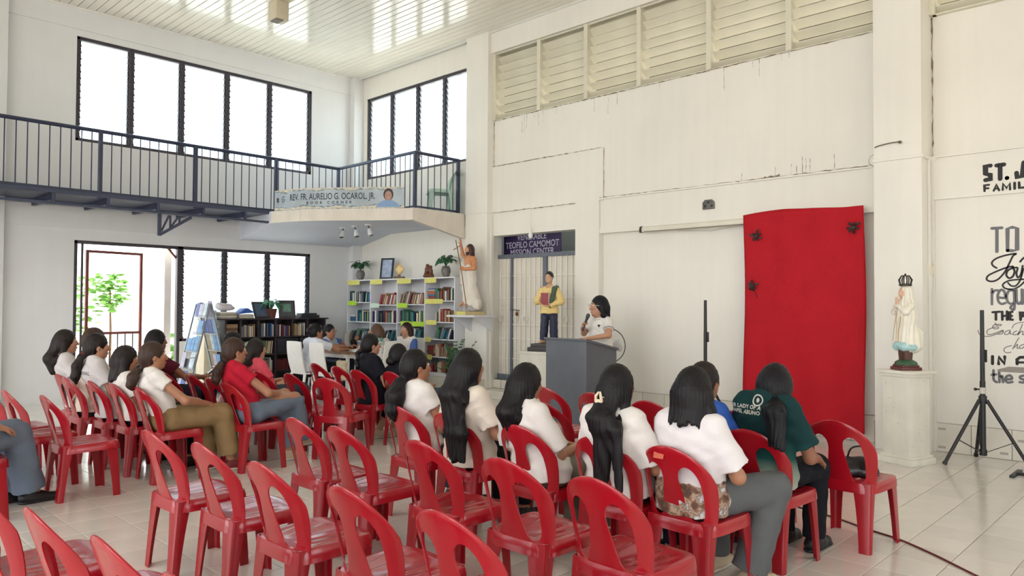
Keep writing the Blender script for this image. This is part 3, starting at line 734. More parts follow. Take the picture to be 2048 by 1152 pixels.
BLUEC = cloth('cotton_blue', (62,104,196)); MAROON = cloth('cotton_maroon', (84,24,40)); KHAKI = cloth('khaki', (148,122,86)); JEANS = cloth('denim', (112,124,142)); JEANSD = cloth('denim_dark', (62,68,82)); NAVYC = cloth('navy_cloth', (34,38,56)); BLACKP = cloth('black_trousers', (24,26,32)); GREYPANTS = cloth('washed_grey', (98,100,102)); OLIVE = cloth('grey_olive', (128,124,112))
EYEW = M('eye_white', (232,228,222), .3); IRIS = M('iris', (30,20,16), .2); LIP = M('lip', (168,84,78), .45); BROW = M('brow', (36,28,26), .8)
SHOEB = M('shoe_black', (22,22,26), .5, var=.1, vs=20); SHOEW = M('sneaker_beige', (198,180,154), .6, var=.1, vs=20); SOLE = M('sole', (214,206,192), .7)

def hand(w, d, nrm, side, curl=.5, k=.012, sc=1.):
    """w wrist, d pointing direction, nrm palm normal (palm faces nrm), side: thumb direction sign"""
    w = Vector(w); d = Vector(d).normalized(); nrm = Vector(nrm); nrm = (nrm-d*nrm.dot(d)).normalized(); lat = d.cross(nrm)*side
    P = []; kn = w+d*.085*sc
    for q in (-.026,-.009,.009,.026): P.append(C(w+lat*q*.6*sc+d*.012, kn+lat*q*sc, .013*sc, .0115*sc, .015))
    for i, (q, L) in enumerate(((.030,.066),(.010,.075),(-.010,.070),(-.030,.056))):
        a = kn+lat*q*sc; d1 = (d*math.cos(curl)+nrm*math.sin(curl)); d2 = (d*math.cos(2.1*curl)+nrm*math.sin(2.1*curl))
        b = a+d1*L*.5*sc+lat*q*.12; e = b+d2*L*.5*sc
        P += [C(a, b, .0095*sc, .0085*sc, .006), C(b, e, .0085*sc, .007*sc, .005)]
    a = w+d*.022*sc+lat*.024*sc; b = a+(d*.62+lat*.62+nrm*.35).normalized()*.042*sc; e = b+(d*.85+lat*.15+nrm*.5).normalized()*.034*sc
    P += [C(a, b, .013*sc, .0105*sc, .012), C(b, e, .0105*sc, .008*sc, .006)]
    return P
def person(label, x, y, rz, top, head=(-.1,0), hunch=0., hfwd=0., hyaw=0, hpitch=0, skin=SKIN, hair=('long',), hcol=HB, shirt=(WHITE,.55,.50,.016), pants=(JEANSD,.012,.12), shoes=SHOEB, arms=None, legs=None, face=True, h=.0075, hs=1., stand=False, fat=1., neckline=.0, seat=.44, feet=True, group=None, z0=0., shoe_only=False, belly=0.):
    zt = top; hx, hyo = head; zs = zt-.262*hs+hunch; hc = Vector((hx, hyo, zt-.118*hs))
    sx = hx-.02-hfwd; sy_ = hyo*.8; zp = (.93 if stand else seat+.09); px_ = -.05 if not stand else sx
    cw = fat
    # ---------------------------------------------------------------- joints
    SH = {s: Vector((sx-.005, sy_+s*.152*cw, zs-.025)) for s in (1,-1)}
    if arms is None: arms = {}
    A = {}
    for s in (1,-1):
        e, w, hd = arms.get(s, ((sx+.09, sy_+s*.215*cw, zs-.275), (.20, s*.065, seat+.185), None))
        A[s] = (Vector(e), Vector(w), hd)
    if legs is None: legs = {}
    LG = {}
    for s in (1,-1):
        dl = ((-.02+px_ if False else -.03, s*.085, seat+.07),(.36, s*.11, seat+.075),(.35, s*.10, .085),(1,0,0)) if not stand else ((sx, s*.085, .88),(sx+.02, s*.09, .48),(sx, s*.09, .085),(1,0,0))
        LG[s] = tuple(Vector(v) for v in legs.get(s, dl))
    Rh = (Matrix.Rotation(hyaw, 3, 'Z') @ Matrix.Rotation(hpitch, 3, 'Y')); piv = hc+Vector((-.02,0,-.085*hs))
    def hp(v): return piv+Rh @ (Vector(v)*hs+(hc-piv)) if False else piv+Rh @ (hc+Vector(v)*hs-piv)
    Rn = np.array(Rh); ms = lambda *r: tuple(q*hs for q in r)
    pel = Vector((px_, 0, zp)); wai = Vector((px_*.6+sx*.4-.0, sy_*.4, zp+(zs-zp)*.36)); che = Vector((sx, sy_*.9, zs-.10))
    def torso(g):
        P = [C(pel, wai, .112*cw+g, .088*cw+g, .04, 1.42), C(wai, che, .088*cw+g, .088*cw+g, .05, 1.55), C(SH[-1]+Vector((0,.02,.0)), SH[1]+Vector((0,-.02,.0)), .044+g*.5, None, .05)]+[C((sx+.0, sy_, zs+.025), SH[s]+Vector((0,-s*.03,.0)), .050+g*.3, .044+g*.4, .04) for s in (1,-1)]
        if belly: P.append(EL(wai+Vector((.05,0,-.02)), (.13+belly+g, .16+g, .16+g), .05))
        return P
    # ---------------------------------------------------------------- body
    B = torso(-.012)
    B += [C((sx+.005, sy_, zs-.02), hp((-.018,0,-.08)), .054, .050, .035)]
    B += [EL(hp((-.006,0,.008)), ms(.094,.077,.110), .02, Rn), EL(hp((.022,0,-.052)), ms(.066,.059,.062), .03, Rn), EL(hp((.056,0,-.088)), ms(.034,.034,.026), .02, Rn)]
    B += [C(hp((.086,0,.008)), hp((.105,0,-.026)), .009*hs, .0135*hs, .014), EL(hp((.096,.013,-.030)), ms(.010,.008,.008), .008, Rn), EL(hp((.096,-.013,-.030)), ms(.010,.008,.008), .008, Rn)]
    B += [EL(hp((.084,0,-.060)), ms(.014,.026,.010), .010, Rn), EL(hp((.072,.032,-.012)), ms(.02,.022,.02), .02, Rn), EL(hp((.072,-.032,-.012)), ms(.02,.022,.02), .02, Rn)]
    B += [EL(hp((.098,.033,.012)), ms(.016,.017,.010), .012, Rn, 'sub'), EL(hp((.098,-.033,.012)), ms(.016,.017,.010), .012, Rn, 'sub')]
    for s in (1,-1): B += [EL(hp((-.008, s*.079, -.010)), ms(.020,.009,.031), .008, Rn)]
    for s in (1,-1):
        e, w, hd = A[s]
        B += [C(SH[s]+Vector((0,-s*.012,-.008)), e, .040*cw, .036*cw, .025), C(e, w, .037, .026, .02)]
        d, nrm, curl = hd if hd else ((w-e).normalized()*.7+Vector((.3,-s*.3,-.2)), (.1,-s*.35,-1), .35)
        B += hand(w, d, nrm, s, curl, sc=.95)
        hip, kn, an, fd = LG[s]
        B += [C(hip, kn, .080*cw, .056, .04), C(kn, an, .054, .036, .03)]
        if feet: B += [C(an, an+fd*.11+Vector((0,0,-.045)), .036, .026, .02), C(an+Vector((-.02*fd.x,-.02*fd.y,-.045)), an+fd*.12+Vector((0,0,-.052)), .03, .024, .02)]
    V, F = sdf(B, h)
    root = link('person', np_mesh('person', V, F, skin)); root.location = (x, y, z0); root.rotation_euler = (0, 0, rz)
    tag(root, label, 'person', group)
    # ---------------------------------------------------------------- shirt
    sm, sl, hem, g = shirt
    T = torso(g)
    for s in (1,-1):
        e = A[s][0]; w = A[s][1]
        if sl <= 1: T.append(C(SH[s]+Vector((0,-s*.012,-.006)), SH[s].lerp(e, sl), (.046*cw+g*.35), .049+g*1.25, .038, cap=True))
        else: T += [C(SH[s], e, .051*cw+g, .046+g, .035), C(e, e.lerp(w, sl-1), .046+g, .036+g, .02, cap=True)]
    if hem < zp-.05: T.append(C(pel+Vector((-.01,0,0)), pel+Vector((-.01,0,-.12)), .125*cw+g, None, .03, 1.33))
    T += [PL((0,0,-1), -hem)]
    T += [EL((sx+.045, sy_, zs+.055), (.075,.07,.06+neckline), .015, None, 'sub')]
    ph = rnd.uniform(0, 6)
    def wr(X, Y, Z, D):
        w1 = 9*Y+4*X+3*np.sin(11*Z+ph)
        q = .0032*np.sin(38*Z+30*np.abs(Y)+6*np.sin(9*Y+ph)+ph)*np.sin(13*Z+w1)+.0035*np.abs(np.sin(24*Y+14*Z+3*np.sin(14*Z+ph)))+.003*np.sin(70*Z+25*X-30*Y+ph*3)*np.sin(15*Y+9*Z)
        return D+(q-.0012)*(.55+g*10)
    V, F = sdf(T, h, wr); link('shirt', np_mesh('shirt', V, F, sm), root)
    # ---------------------------------------------------------------- trousers, shoes
    pm, pg, ank = pants
    T = [C(pel+Vector((0,0,-.02)), pel+Vector((-.005,0,.07)), .122*cw+.004, .112*cw+.004, .03, 1.33)]
    for s in (1,-1):
        hip, kn, an, fd = LG[s]; end = kn.lerp(an, min(1, (kn.z-ank)/max(.01, kn.z-an.z)))
        T += [C(hip, kn, .088*cw+pg*.5, .064+pg, .04), C(kn, end, .062+pg, .044+pg*1.9, .03, cap=True)]
    T += [PL((0,0,1), zp+.085)]
    V, F = sdf(T, h*1.1, lambda X, Y, Z, D: D+.0035*np.sin(40*X+22*Z+ph)*np.sin(31*Z-18*Y)); link('trousers', np_mesh('trousers', V, F, pm), root)
    if shoes is not None and feet:
        for s in (1,-1):
            an, fd = LG[s][2], LG[s][3]; u = Vector((fd.x, fd.y, 0)).normalized(); b = Vector((an.x, an.y, an.z-.085))
            T = [C(b+u*-.035+Vector((0,0,.045)), b+u*.06+Vector((0,0,.045)), .044, .042, .03), C(b+u*.03+Vector((0,0,.036)), b+u*.165+Vector((0,0,.030)), .040, .032, .03), C(b+Vector((0,0,.05)), b+Vector((0,0,.10)), .042, .042, .02, cap=True), PL((0,0,-1), -(b.z+.004))]
            V, F = sdf(T, .009); so = link('shoe', np_mesh('shoe', V, F, shoes), root)
            T = [C(b+u*-.035+Vector((0,0,.012)), b+u*.165+Vector((0,0,.012)), .046, .040, .02), PL((0,0,-1), -(b.z+.001)), PL((0,0,1), b.z+.022)]
            V, F = sdf(T, .010); link('sole', np_mesh('sole', V, F, SOLE if shoes is not SHOEB else shoes), so)
    # ---------------------------------------------------------------- hair
    st = hair[0]; HP = [EL(hp((-.014,0,.016)), ms(.102,.088,.112), .02, Rn), EL(hp((-.045,0,-.025)), ms(.072,.078,.080), .03, Rn)]
    low = st in ('pony','bun','braid','short')
    HP += [EL(hp((.088,0,-.046)), ms(.080,.078,.098), .012, Rn, 'sub')]
    if low:
        for s in (1,-1): HP += [EL(hp((.02, s*.095, -.062)), ms(.050,.034,.062), .012, Rn, 'sub')]
        HP += [EL(hp((-.02,0,-.155)), ms(.10,.10,.070), .015, Rn, 'sub')]
    extra = []
    zend = None; back = hx-.085*hs
    if st == 'long':
        zend = hair[1]; wd = hair[2] if len(hair) > 2 else 1.; xb = hair[3] if len(hair) > 3 else sx-.16
        a = hp((-.06,0,-.02)); m1 = Vector((min(a.x-.02, sx-.125), a.y*.6+sy_*.4, zs-.02)); yo = hair[4] if len(hair) > 4 else 0; m2 = Vector((xb, sy_+yo*.7, max(zend, zs-.26))); m3 = Vector((xb-.005, sy_+yo, zend))
        HP += [C(a, m1, .060, .050, .04, 1.45*wd), C(m1, m2, .048, .042, .03, 1.7*wd)]
        if zend < zs-.26: HP += [C(m2, m3, .042, .030, .03, 1.75*wd)]
        for s in (1,-1): HP += [C(hp((-.02,s*.072,-.01)), hp((-.03,s*.078,-.12)), .026, .024, .03), C(hp((-.03,s*.078,-.12)), Vector((m1.x+.03, m1.y+s*.075*wd, zs-.06)), .024, .026, .03)]
    elif st == 'bob':
        zend = hair[1]; wd = hair[2] if len(hair) > 2 else 1.
        a = hp((-.045,0,-.02)); b = Vector((hc.x-.075, hc.y, zend))
        HP += [C(a, b, .066, .062, .04, 1.42*wd)]
        for s in (1,-1): HP += [C(hp((-.012,s*.074,0)), hp((-.012,s*.086*wd,-.10)), .026, .028, .03), C(hp((-.012,s*.086*wd,-.10)), Vector((hc.x-.03, hc.y+s*.095*wd, zend)), .028, .026, .03)]
    elif st == 'pony':
        L, tie = hair[1], hair[2] if len(hair) > 2 else -.06
        a = hp((-.085,0,tie)); b = hp((-.125,0,tie-.03)); xb = min(b.x-.005, sx-.135)
        c1 = Vector((xb, b.y, b.z-L*.35)); c2 = Vector((xb-.012, b.y+.005, b.z-L*.75)); c3 = Vector((xb-.005, b.y, b.z-L)); tk = hair[3] if len(hair) > 3 else 1.
        HP += [C(a, b, .030, .026, .03), C(b, c1, .028*tk, .042*tk, .02, 1.15), C(c1, c2, .042*tk, .036*tk, .02, 1.15), C(c2, c3, .036*tk, .012*tk, .02)]
        extra.append(('hair_tie', [C(hp((-.098,0,tie-.005)), hp((-.108,0,tie-.014)), .031, None, .01)], hair[4] if len(hair) > 4 else BLACKC))
    elif st == 'bun':
        HP += [EL(hp((-.115,0,-.01+hair[1])), ms(.045,.052,.048), .02, Rn)]
    elif st == 'braid':
        a = hp((-.095,0,-.05)); p = a
        for q in range(7):
            n_ = Vector((min(a.x-.01-.01*q, sx-.14), a.y+.012*(-1)**q, a.z-.045*(q+1))); HP += [C(p, n_, .026-.001*q, .024-.002*q, .006)]; p = n_
    elif st == 'clip':
        zend = hair[1]; a = hp((-.07,0,-.03)); m1 = Vector((sx-.14, hc.y, zs-.01)); xb = hair[2]
        HP += [C(a, m1, .052, .042, .04, 1.5), C(m1, (xb, sy_-.035, .86), .042, .044, .03, 2.0), C((xb, sy_-.03, .86), (xb, sy_-.02, zend), .040, .026, .03, 1.5), C((xb+.01, sy_-.11, .86), (xb, sy_-.135, zend+.05), .030, .018, .03, 1.1)]
        for s in (1,-1): HP += [C(hp((-.02,s*.074,-.01)), hp((-.04,s*.080,-.12)), .024, .022, .03), C(hp((-.04,s*.08,-.12)), Vector((m1.x+.05, m1.y+s*.085, zs-.03)), .022, .016, .03)]
    elif st == 'fluffy':
        zend = hair[1]
        HP += [EL(hp((-.035,0,-.01)), ms(.108,.104,.112), .02, Rn)]
        if zend: HP += [C(hp((-.075,-.04,-.08)), (sx-.13, sy_-.12, zs-.05), .050, .046, .04, 1.2), C((sx-.13, sy_-.12, zs-.05), (sx-.15, sy_-.15, zend), .046, .032, .03, 1.4)]
        HP += [EL(hp((.100,0,-.046)), ms(.080,.078,.098), .012, Rn, 'sub')]
    hz = [hp((0,0,0))]
    def gr(X, Y, Z, D):
        an = np.arctan2(Y-hz[0].y, X-hz[0].x-.02); far = np.clip((hz[0].z-.02-Z)/.1, 0, 1)
        q = (1-far)*.0022*np.sin(46*an+5*np.sin(9*(Z-zt)))+far*.0028*np.sin(235*Y+4*np.sin(9*Z+30*Y)+60*X)
        D = D+q
        if zend is not None: D = np.maximum(D, (zend+.012*np.sin(70*Y+2)+.009*np.sin(190*Y)-Z)*.8)
        return D
    V, F = sdf(HP, min(h, .0068), gr); ho = link('hair', np_mesh('hair', V, F, hcol), root)
    for nm, pr_, mt in extra:
        V, F = sdf(pr_, .006); link(nm, np_mesh(nm, V, F, mt), ho)
    # ---------------------------------------------------------------- face
    if face:
        for s in (1,-1):
            c = hp((.0765, s*.033, .012)); e = MB().lathe([(.0001,-.0115),(.008,-.008),(.0115,0),(.008,.008),(.0001,.0115)], 10).mesh('eye', EYEW, smooth=True)
            o = link('eye', e, root, c)
            e2 = MB().lathe([(.0001,-.006),(.0045,-.0035),(.006,0),(.0045,.0035),(.0001,.006)], 8).mesh('iris', IRIS, smooth=True); link('iris', e2, o, (Rh @ Vector((.0075*hs, 0, 0))))
            MB().tube([hp((.087,s*.015,.035)), hp((.082,s*.034,.040)), hp((.064,s*.053,.034))], [.0022,.0034,.0015], 6).build('eyebrow', BROW, root, smooth=True)
        MB().tube([hp((.084,-.022,-.061)), hp((.0985,-.010,-.0565)), hp((.0995,0,-.059)), hp((.0985,.010,-.0565)), hp((.084,.022,-.061))], [.0015,.004,.0036,.004,.0015], 6).tube([hp((.084,-.020,-.062)), hp((.0975,0,-.0685)), hp((.084,.020,-.062))], [.0015,.0052,.0015], 6).build('lips', LIP, root, smooth=True)
    root['_'] = 0; del root['_']
    PEOPLE.append(dict(root=root, hp=hp, SH=SH, A=A, LG=LG, zs=zs, sx=sx, Rh=Rh))
    return PEOPLE[-1]
PEOPLE = []
def wear(P, name, V, F, mat): return link(name, np_mesh(name, V, F, mat), P['root'])
def child_of(P, part): return [c for c in P['root'].children if c.name.split('.')[0] == part][0]
def decal(mesh, target, fn, mat, name, parent, axis=(1,0,0), off=.002):
    """lays flat print on the back of a garment: fn maps a 2-D point to a start point behind it, a ray goes forward"""
    bm = bmesh.new(); bm.from_mesh(target.data); bv = BVHTree.FromBMesh(bm); bm.free(); ok = True
    bm = bmesh.new(); bm.from_mesh(mesh); bmesh.ops.triangulate(bm, faces=bm.faces); bmesh.ops.subdivide_edges(bm, edges=[e for e in bm.edges if e.calc_length() > .02], cuts=2, use_grid_fill=False); bm.to_mesh(mesh); bm.free()
    miss = set()
    for v in mesh.vertices:
        s = Vector(fn(v.co.x, v.co.y)); l, n, i, d = bv.ray_cast(s, Vector(axis))
        v.co = (l-Vector(axis)*off) if l is not None else s
        if l is None: miss.add(v.index)
    if miss:
        bm = bmesh.new(); bm.from_mesh(mesh); bm.verts.ensure_lookup_table(); bmesh.ops.delete(bm, geom=[bm.verts[i] for i in miss], context='VERTS'); bm.to_mesh(mesh); bm.free()
    mesh.materials.clear(); mesh.materials.append(mat); return link(name, mesh, parent)

tee = lambda m, sl=.6, hem=.50, g=.016: (m, sl, hem, g)
# ---- block in front of the podium
P16 = person('girl in white tee with low black ponytail, back turned, on the aisle chair', 3.47,4.17,.05, 1.18, (-.10,.02), hyaw=-.35, hair=('pony',.25,-.085,1.5), shirt=tee(WHITE,.42,.47,.010), pants=(JEANSD,.01,.12), skin=SKIN)
P17 = person('girl with very long loose black hair down to the seat, in cream shirt', 3.49,3.68,0, 1.215, (-.18,-.12), hair=('long',.52,1.25,-.315,-.07), hcol=HB, shirt=tee(CREAM,.75,.44,.026), pants=(BLACKP,.01,.12))
P18 = person('girl with straight shoulder-length black hair, slumped in an oversized white tee', 3.47,3.02,-.10, 1.147, (-.13,.07), hpitch=.2, hair=('long',.76,.95,-.24), hcol=HB, shirt=tee(WHITE,.85,.46,.03), pants=(OLIVE,.02,.12))
P19 = person('girl with a pale claw clip in her half-tied waist-length hair', 3.49,2.46,0, 1.18, (-.17,-.07), hair=('clip',.50,-.325), hcol=HB, shirt=tee(WHITE,.85,.47,.03), pants=(NAVYC,.012,.12))
P20 = person('girl in a bright blue tee half hidden behind the bobbed hair', 4.16,2.42,-.1, 1.157, (-.02,-.10), hair=('pony',.24,-.03,.8), hcol=HD, shirt=tee(BLUEC,.5,.48,.014), pants=(JEANS,.012,.12), skin=SKIN)
PRINT = M('printed_tee', (228,222,224), .85, var=.05, vs=10, bump=.25, bs=240, spec=.2)
nt = PRINT.node_tree; N = nt.nodes; L = nt.links; b = N['Principled BSDF']
tc = N.new('ShaderNodeTexCoord'); sp = N.new('ShaderNodeSeparateXYZ'); L.new(tc.outputs['Object'], sp.inputs[0])
nz = N.new('ShaderNodeTexNoise'); nz.inputs['Scale'].default_value = 17; nz.inputs['Detail'].default_value = 3; L.new(tc.outputs['Object'], nz.inputs[0])
cr = N.new('ShaderNodeValToRGB'); L.new(nz.outputs[0], cr.inputs[0]); e = cr.color_ramp.elements; e[0].position = .36; e[0].color = rgb((96,72,64)); e[1].position = .66; e[1].color = rgb((214,206,200))
for pz, cc in ((.44,(138,104,84)),(.50,(184,160,142)),(.56,(128,102,88)),(.6,(196,198,204))): q = cr.color_ramp.elements.new(pz); q.color = rgb(cc)
ad = N.new('ShaderNodeMath'); ad.operation = 'MULTIPLY_ADD'; L.new(nz.outputs[0], ad.inputs[0]); ad.inputs[1].default_value = .13; L.new(sp.outputs['Z'], ad.inputs[2])
mr = N.new('ShaderNodeMapRange'); mr.inputs[1].default_value = .675; mr.inputs[2].default_value = .665; L.new(ad.outputs[0], mr.inputs[0])
mx = N.new('ShaderNodeMix'); mx.data_type = 'RGBA'; L.new(mr.outputs[0], mx.inputs['Factor']); mx.inputs['A'].default_value = rgb((230,224,226)); L.new(cr.outputs[0], mx.inputs['B']); L.new(mx.outputs['Result'], b.inputs['Base Color'])
P21 = person('girl with a blunt black bob in a white tee printed brown at the back hem', 3.53,2.03,-.05, 1.186, (-.10,-.05), hair=('bob',.905,1.14), hcol=HB, shirt=(PRINT,.8,.44,.026), pants=(GREYPANTS,.026,.10), shoes=SHOEW, legs={-1:((-.03,-.09,.51),(.36,-.24,.53),(.24,-.16,.085),(.9,-.3,0)), 1:((-.03,.085,.51),(.38,.13,.515),(.35,.12,.085),(1,0,0))})
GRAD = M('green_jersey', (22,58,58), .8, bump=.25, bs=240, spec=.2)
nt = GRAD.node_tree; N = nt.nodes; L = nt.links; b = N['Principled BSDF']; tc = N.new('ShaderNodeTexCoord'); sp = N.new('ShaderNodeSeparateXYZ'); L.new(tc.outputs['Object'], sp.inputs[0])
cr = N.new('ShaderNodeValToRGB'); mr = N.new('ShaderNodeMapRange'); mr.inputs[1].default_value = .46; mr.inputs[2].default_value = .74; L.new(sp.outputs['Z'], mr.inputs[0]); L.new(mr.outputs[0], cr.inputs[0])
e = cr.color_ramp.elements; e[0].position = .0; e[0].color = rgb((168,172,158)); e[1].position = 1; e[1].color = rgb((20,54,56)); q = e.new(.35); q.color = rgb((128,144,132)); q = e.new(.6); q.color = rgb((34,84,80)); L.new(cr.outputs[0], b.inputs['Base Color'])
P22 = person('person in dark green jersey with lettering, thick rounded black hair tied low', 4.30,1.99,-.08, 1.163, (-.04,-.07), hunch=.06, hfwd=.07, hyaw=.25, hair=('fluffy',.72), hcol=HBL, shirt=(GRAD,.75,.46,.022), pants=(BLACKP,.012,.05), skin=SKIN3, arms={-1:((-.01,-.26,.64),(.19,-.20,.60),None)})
# ---- block by the glass door
P1 = person('girl with long straight dark hair and pearl earring beside the blank wall', 2.50,8.37,0, 1.227, (-.19,.05), hyaw=-.15, hair=('long',.80,.85,-.285), hcol=HD, shirt=tee(GREYP,.6,.46,.018), skin=SKIN2, h=.007)
P2 = person('person with short brown hair showing past the scrunchie girl', 2.45,7.945,0, 1.255, (-.02,0), hair=('short',), hcol=HR, shirt=tee(CREAM,.6,.47,.018), skin=SKIN2, h=.008)
P3 = person('girl with a red scrunchie on a long ponytail and printed grey tee', 2.52,7.495,0, 1.217, (-.19,.08), hyaw=-.1, hpitch=.06, hair=('pony',.24,-.07,1.0,REDC), hcol=HD, shirt=tee(GREYP,.65,.45,.022), pants=(JEANSD,.012,.12), skin=SKIN2, h=.007)
P4 = person('girl with a brown shoulder-grazing bob in a plain white tee, back turned', 2.57,7.045,0, 1.119, (-.15,.05), hyaw=-.25, hpitch=.08, hair=('bob',.815,.95), hcol=HD, shirt=tee(WHITE,.55,.47,.014), pants=(NAVYC,.012,.12), h=.0075)
P5 = person('girl with low brown ponytail, white fitted tee and khaki trousers', 2.62,6.59,0, 1.169, (-.13,.05), hyaw=-.2, hair=('pony',.16,-.09,1.0), hcol=HR, shirt=tee(WHITE,.36,.52,.008), pants=(KHAKI,.03,.16), shoes=M('sandal_red', (120,34,40), .5), h=.007, arms={-1:((.03,-.235,.68),(.26,-.10,.625),((.8,.6,-.1),(0,.3,-1),.5)), 1:((.03,.23,.68),(.27,.06,.63),None)}, legs={-1:((-.03,-.085,.51),(.42,-.08,.52),(.52,-.06,.085),(1,0,0))})
P6 = person('person with dark hair in maroon shirt using a phone behind the khaki trousers', 3.34,8.35,0, 1.213, (-.17,.02), hyaw=.1, hair=('bob',.97,.9), hcol=HB, shirt=tee(MAROON,.6,.50,.018), pants=(NAVYC,.014,.12), skin=SKIN3, arms={-1:((.06,-.21,.70),(.30,-.06,.68),((.9,.3,.2),(0,.4,-.9),.4)), 1:((.06,.21,.70),(.30,.05,.68),None)})
P7 = person('girl in red tee and grey-blue jeans, legs crossed, low brown ponytail', 3.33,6.48,0, 1.184, (-.13,.13), hyaw=-.1, hair=('pony',.18,-.09,1.0), hcol=HR, shirt=tee(REDC,.42,.49,.010), pants=(JEANS,.022,.13), shoes=SHOEW, skin=SKIN, h=.0065, arms={-1:((.05,-.17,.69),(.27,.02,.64),((.9,.35,.2),(0,.3,-1),.5)), 1:((.06,.26,.69),(.28,.10,.65),((.9,-.2,.3),(0,.2,-1),.5))}, legs={-1:((-.03,-.085,.52),(.40,-.02,.60),(.56,.10,.20),(.9,.2,-.25)), 1:((-.03,.085,.51),(.40,.10,.52),(.40,.07,.085),(1,0,0))})
P8 = person('dark-haired head showing behind the girl in the red tee', 4.14,8.40,0, 1.171, (-.10,-.02), hair=('short',), hcol=HB, shirt=tee(NAVYC,.6,.47,.016), h=.009, skin=SKIN3)
P9 = person('child with long black hair in a coral pink top', 4.20,7.85,0, 1.10, (-.08,.13), hair=('long',.82,.85), hcol=HD, shirt=tee(PINK,.6,.47,.016), h=.008, skin=SKIN2)
P14 = person('girl in a black tee with a thin braid, sitting behind the reading table', 4.93,6.80,-.1, 1.175, (-.06,.03), hyaw=-.15, hair=('braid',), hcol=HB, shirt=tee(BLACKC,.6,.42,.020), pants=(BLACKP,.01,.22), shoes=M('sandal_beige', (206,184,160), .6), skin=SKIN2, legs={-1:((-.03,-.085,.51),(.34,.0,.52),(.10,.14,.085),(.95,-.2,0)), 1:((-.03,.085,.51),(.38,.14,.515),(.30,.14,.085),(1,0,0))})
P15 = person('person with black hair in a low bun and dark top, near the bookcase', 5.05,6.36,0, 1.074, (-.06,.12), hair=('bun',-.05), hcol=HB, shirt=tee(BLACKC,.4,.47,.014), skin=SKIN)
# ---- figure cut by the picture edge: only a leg shows
P24 = person('person in grey-blue jeans and black shoes cut off by the picture edge', 1.10,6.28,0, 1.22, (-.12,0), hair=('short',), hcol=HB, shirt=tee(GREYP), pants=(JEANS,.034,.10), h=.009, legs={-1:((-.03,-.085,.51),(.36,.20,.53),(.46,.21,.085),(1,0,0)), 1:((-.03,.085,.51),(.36,.36,.53),(.30,.34,.085),(1,0,0))})
# ---- details worn or printed
PEARL = M('pearl', (236,228,220), .2)
for P in (P1, P3, P7):
    MB().lathe([(.0001,-.006),(.0055,0),(.0001,.006)], 8, c=P['hp']((-.004,-.084,-.040))).build('earring', PEARL, P['root'], smooth=True)
def printed(P, txt, size, u0, z0, mat, **k):
    me = text_mesh(txt, size, **k); sh = child_of(P, 'shirt'); x0 = P['sx']-.45
    decal(me, sh, lambda u, v: (x0, u0-u, z0+v), mat, 'print', sh)
IVORY = M('print_ivory', (206,204,196), .7); DINK = M('print_dark', (70,60,72), .7)
printed(P22, 'OUR LADY OF A\nCHAPEL ABUNO', .030, .045, .905, IVORY, bold=.0012, spacing=1.1)
ring = MB(); n = 24
ring.add([(.034*math.cos(2*PI*k/n), .034*math.sin(2*PI*k/n), 0) for k in range(n)]+[(.026*math.cos(2*PI*k/n), .026*math.sin(2*PI*k/n), 0) for k in range(n)], [(k, (k+1) % n, n+(k+1) % n, n+k) for k in range(n)])
ring.add([(.010*math.cos(2*PI*k/8), .014*math.sin(2*PI*k/8), 0) for k in range(8)], [tuple(range(8))])
decal(ring.mesh('print', IVORY), child_of(P22, 'shirt'), lambda u, v: (-.6, -.045-u, .962+v), IVORY, 'print', child_of(P22, 'shirt'))
printed(P3, 'SAVAL', .05, .0, .86, DINK)
# claw clip
cl = MB(); c = P19['hp']((-.142,.012,-.05))
for s in (1,-1):
    cl.tube([c+Vector((-.005,s*.004,.034)), c+Vector((-.016,s*.016,.012)), c+Vector((-.012,s*.019,-.014)), c+Vector((-.002,s*.016,-.034))], [.005,.008,.008,.005], 8)
    for k in range(3): cl.tube([c+Vector((-.012,s*.017,.008-.014*k)), c+Vector((.004,s*.026,.006-.014*k))], .003, 6)
cl.obb(c+Vector((-.016,0,-.012)), (.006,.02,.008)).build('hair_clip', M('clip_ivory', (226,208,180), .35), child_of(P19, 'hair'), smooth=True)
# ================================================================== podium and its speaker
POD = M('podium_grey', (98,102,110), .5, var=.12, vs=3, bump=.08, bs=30)
t = thing('podium', 'grey painted wooden podium with a sloping top, the speaker behind it', 'podium', (7.10,5.57,0), -.02)
MB().prism([(.02,.06),(.62,.06),(.62,.95),(.02,1.075)], .02, .68, lambda u,v,d: (u,d,v)).build('body', POD, t, bevel=.006)
MB().prism([(0,1.073),(0,1.10),(.64,.968),(.64,.94)], 0, .70, lambda u,v,d: (u,d,v)).build('top_board', POD, t, bevel=.004)
MB().box((-.01,-.01,0),(.65,.71,.075)).build('plinth', POD, t, bevel=.005)
POLO = cloth('polo_white', (236,232,226))
SP = person('woman with black bobbed hair and glasses speaking into a microphone at the podium', 7.98,6.02,PI-.22, 1.63, (.03,0), hyaw=-.38, hpitch=.02, skin=SKIN2, hair=('bob',1.335,1.3), hcol=HBL, shirt=(POLO,.62,.80,.016), pants=(NAVYC,.014,.12), h=.006, hs=1.17, stand=True, fat=1.08,
    arms={-1:((.08,-.26,1.13),(.235,-.10,1.20),((.15,.45,1.0),(-.35,.6,-.1),1.0)), 1:((.10,.27,1.12),(.33,.12,1.075),((.9,-.5,0),(0,0,-1),.3))})
R_ = SP['root']; hp = SP['hp']; sx = SP['sx']; zs = SP['zs']
mic = thing('microphone', 'black handheld microphone held up by the woman at the podium', 'microphone', R_.matrix_basis @ Vector((.255,-.045,1.225)), R_.rotation_euler.z)
a = Vector((0,0,0)); dv = Vector((-.28,.20,.93)).normalized(); Pm = lambda q: a+dv*q
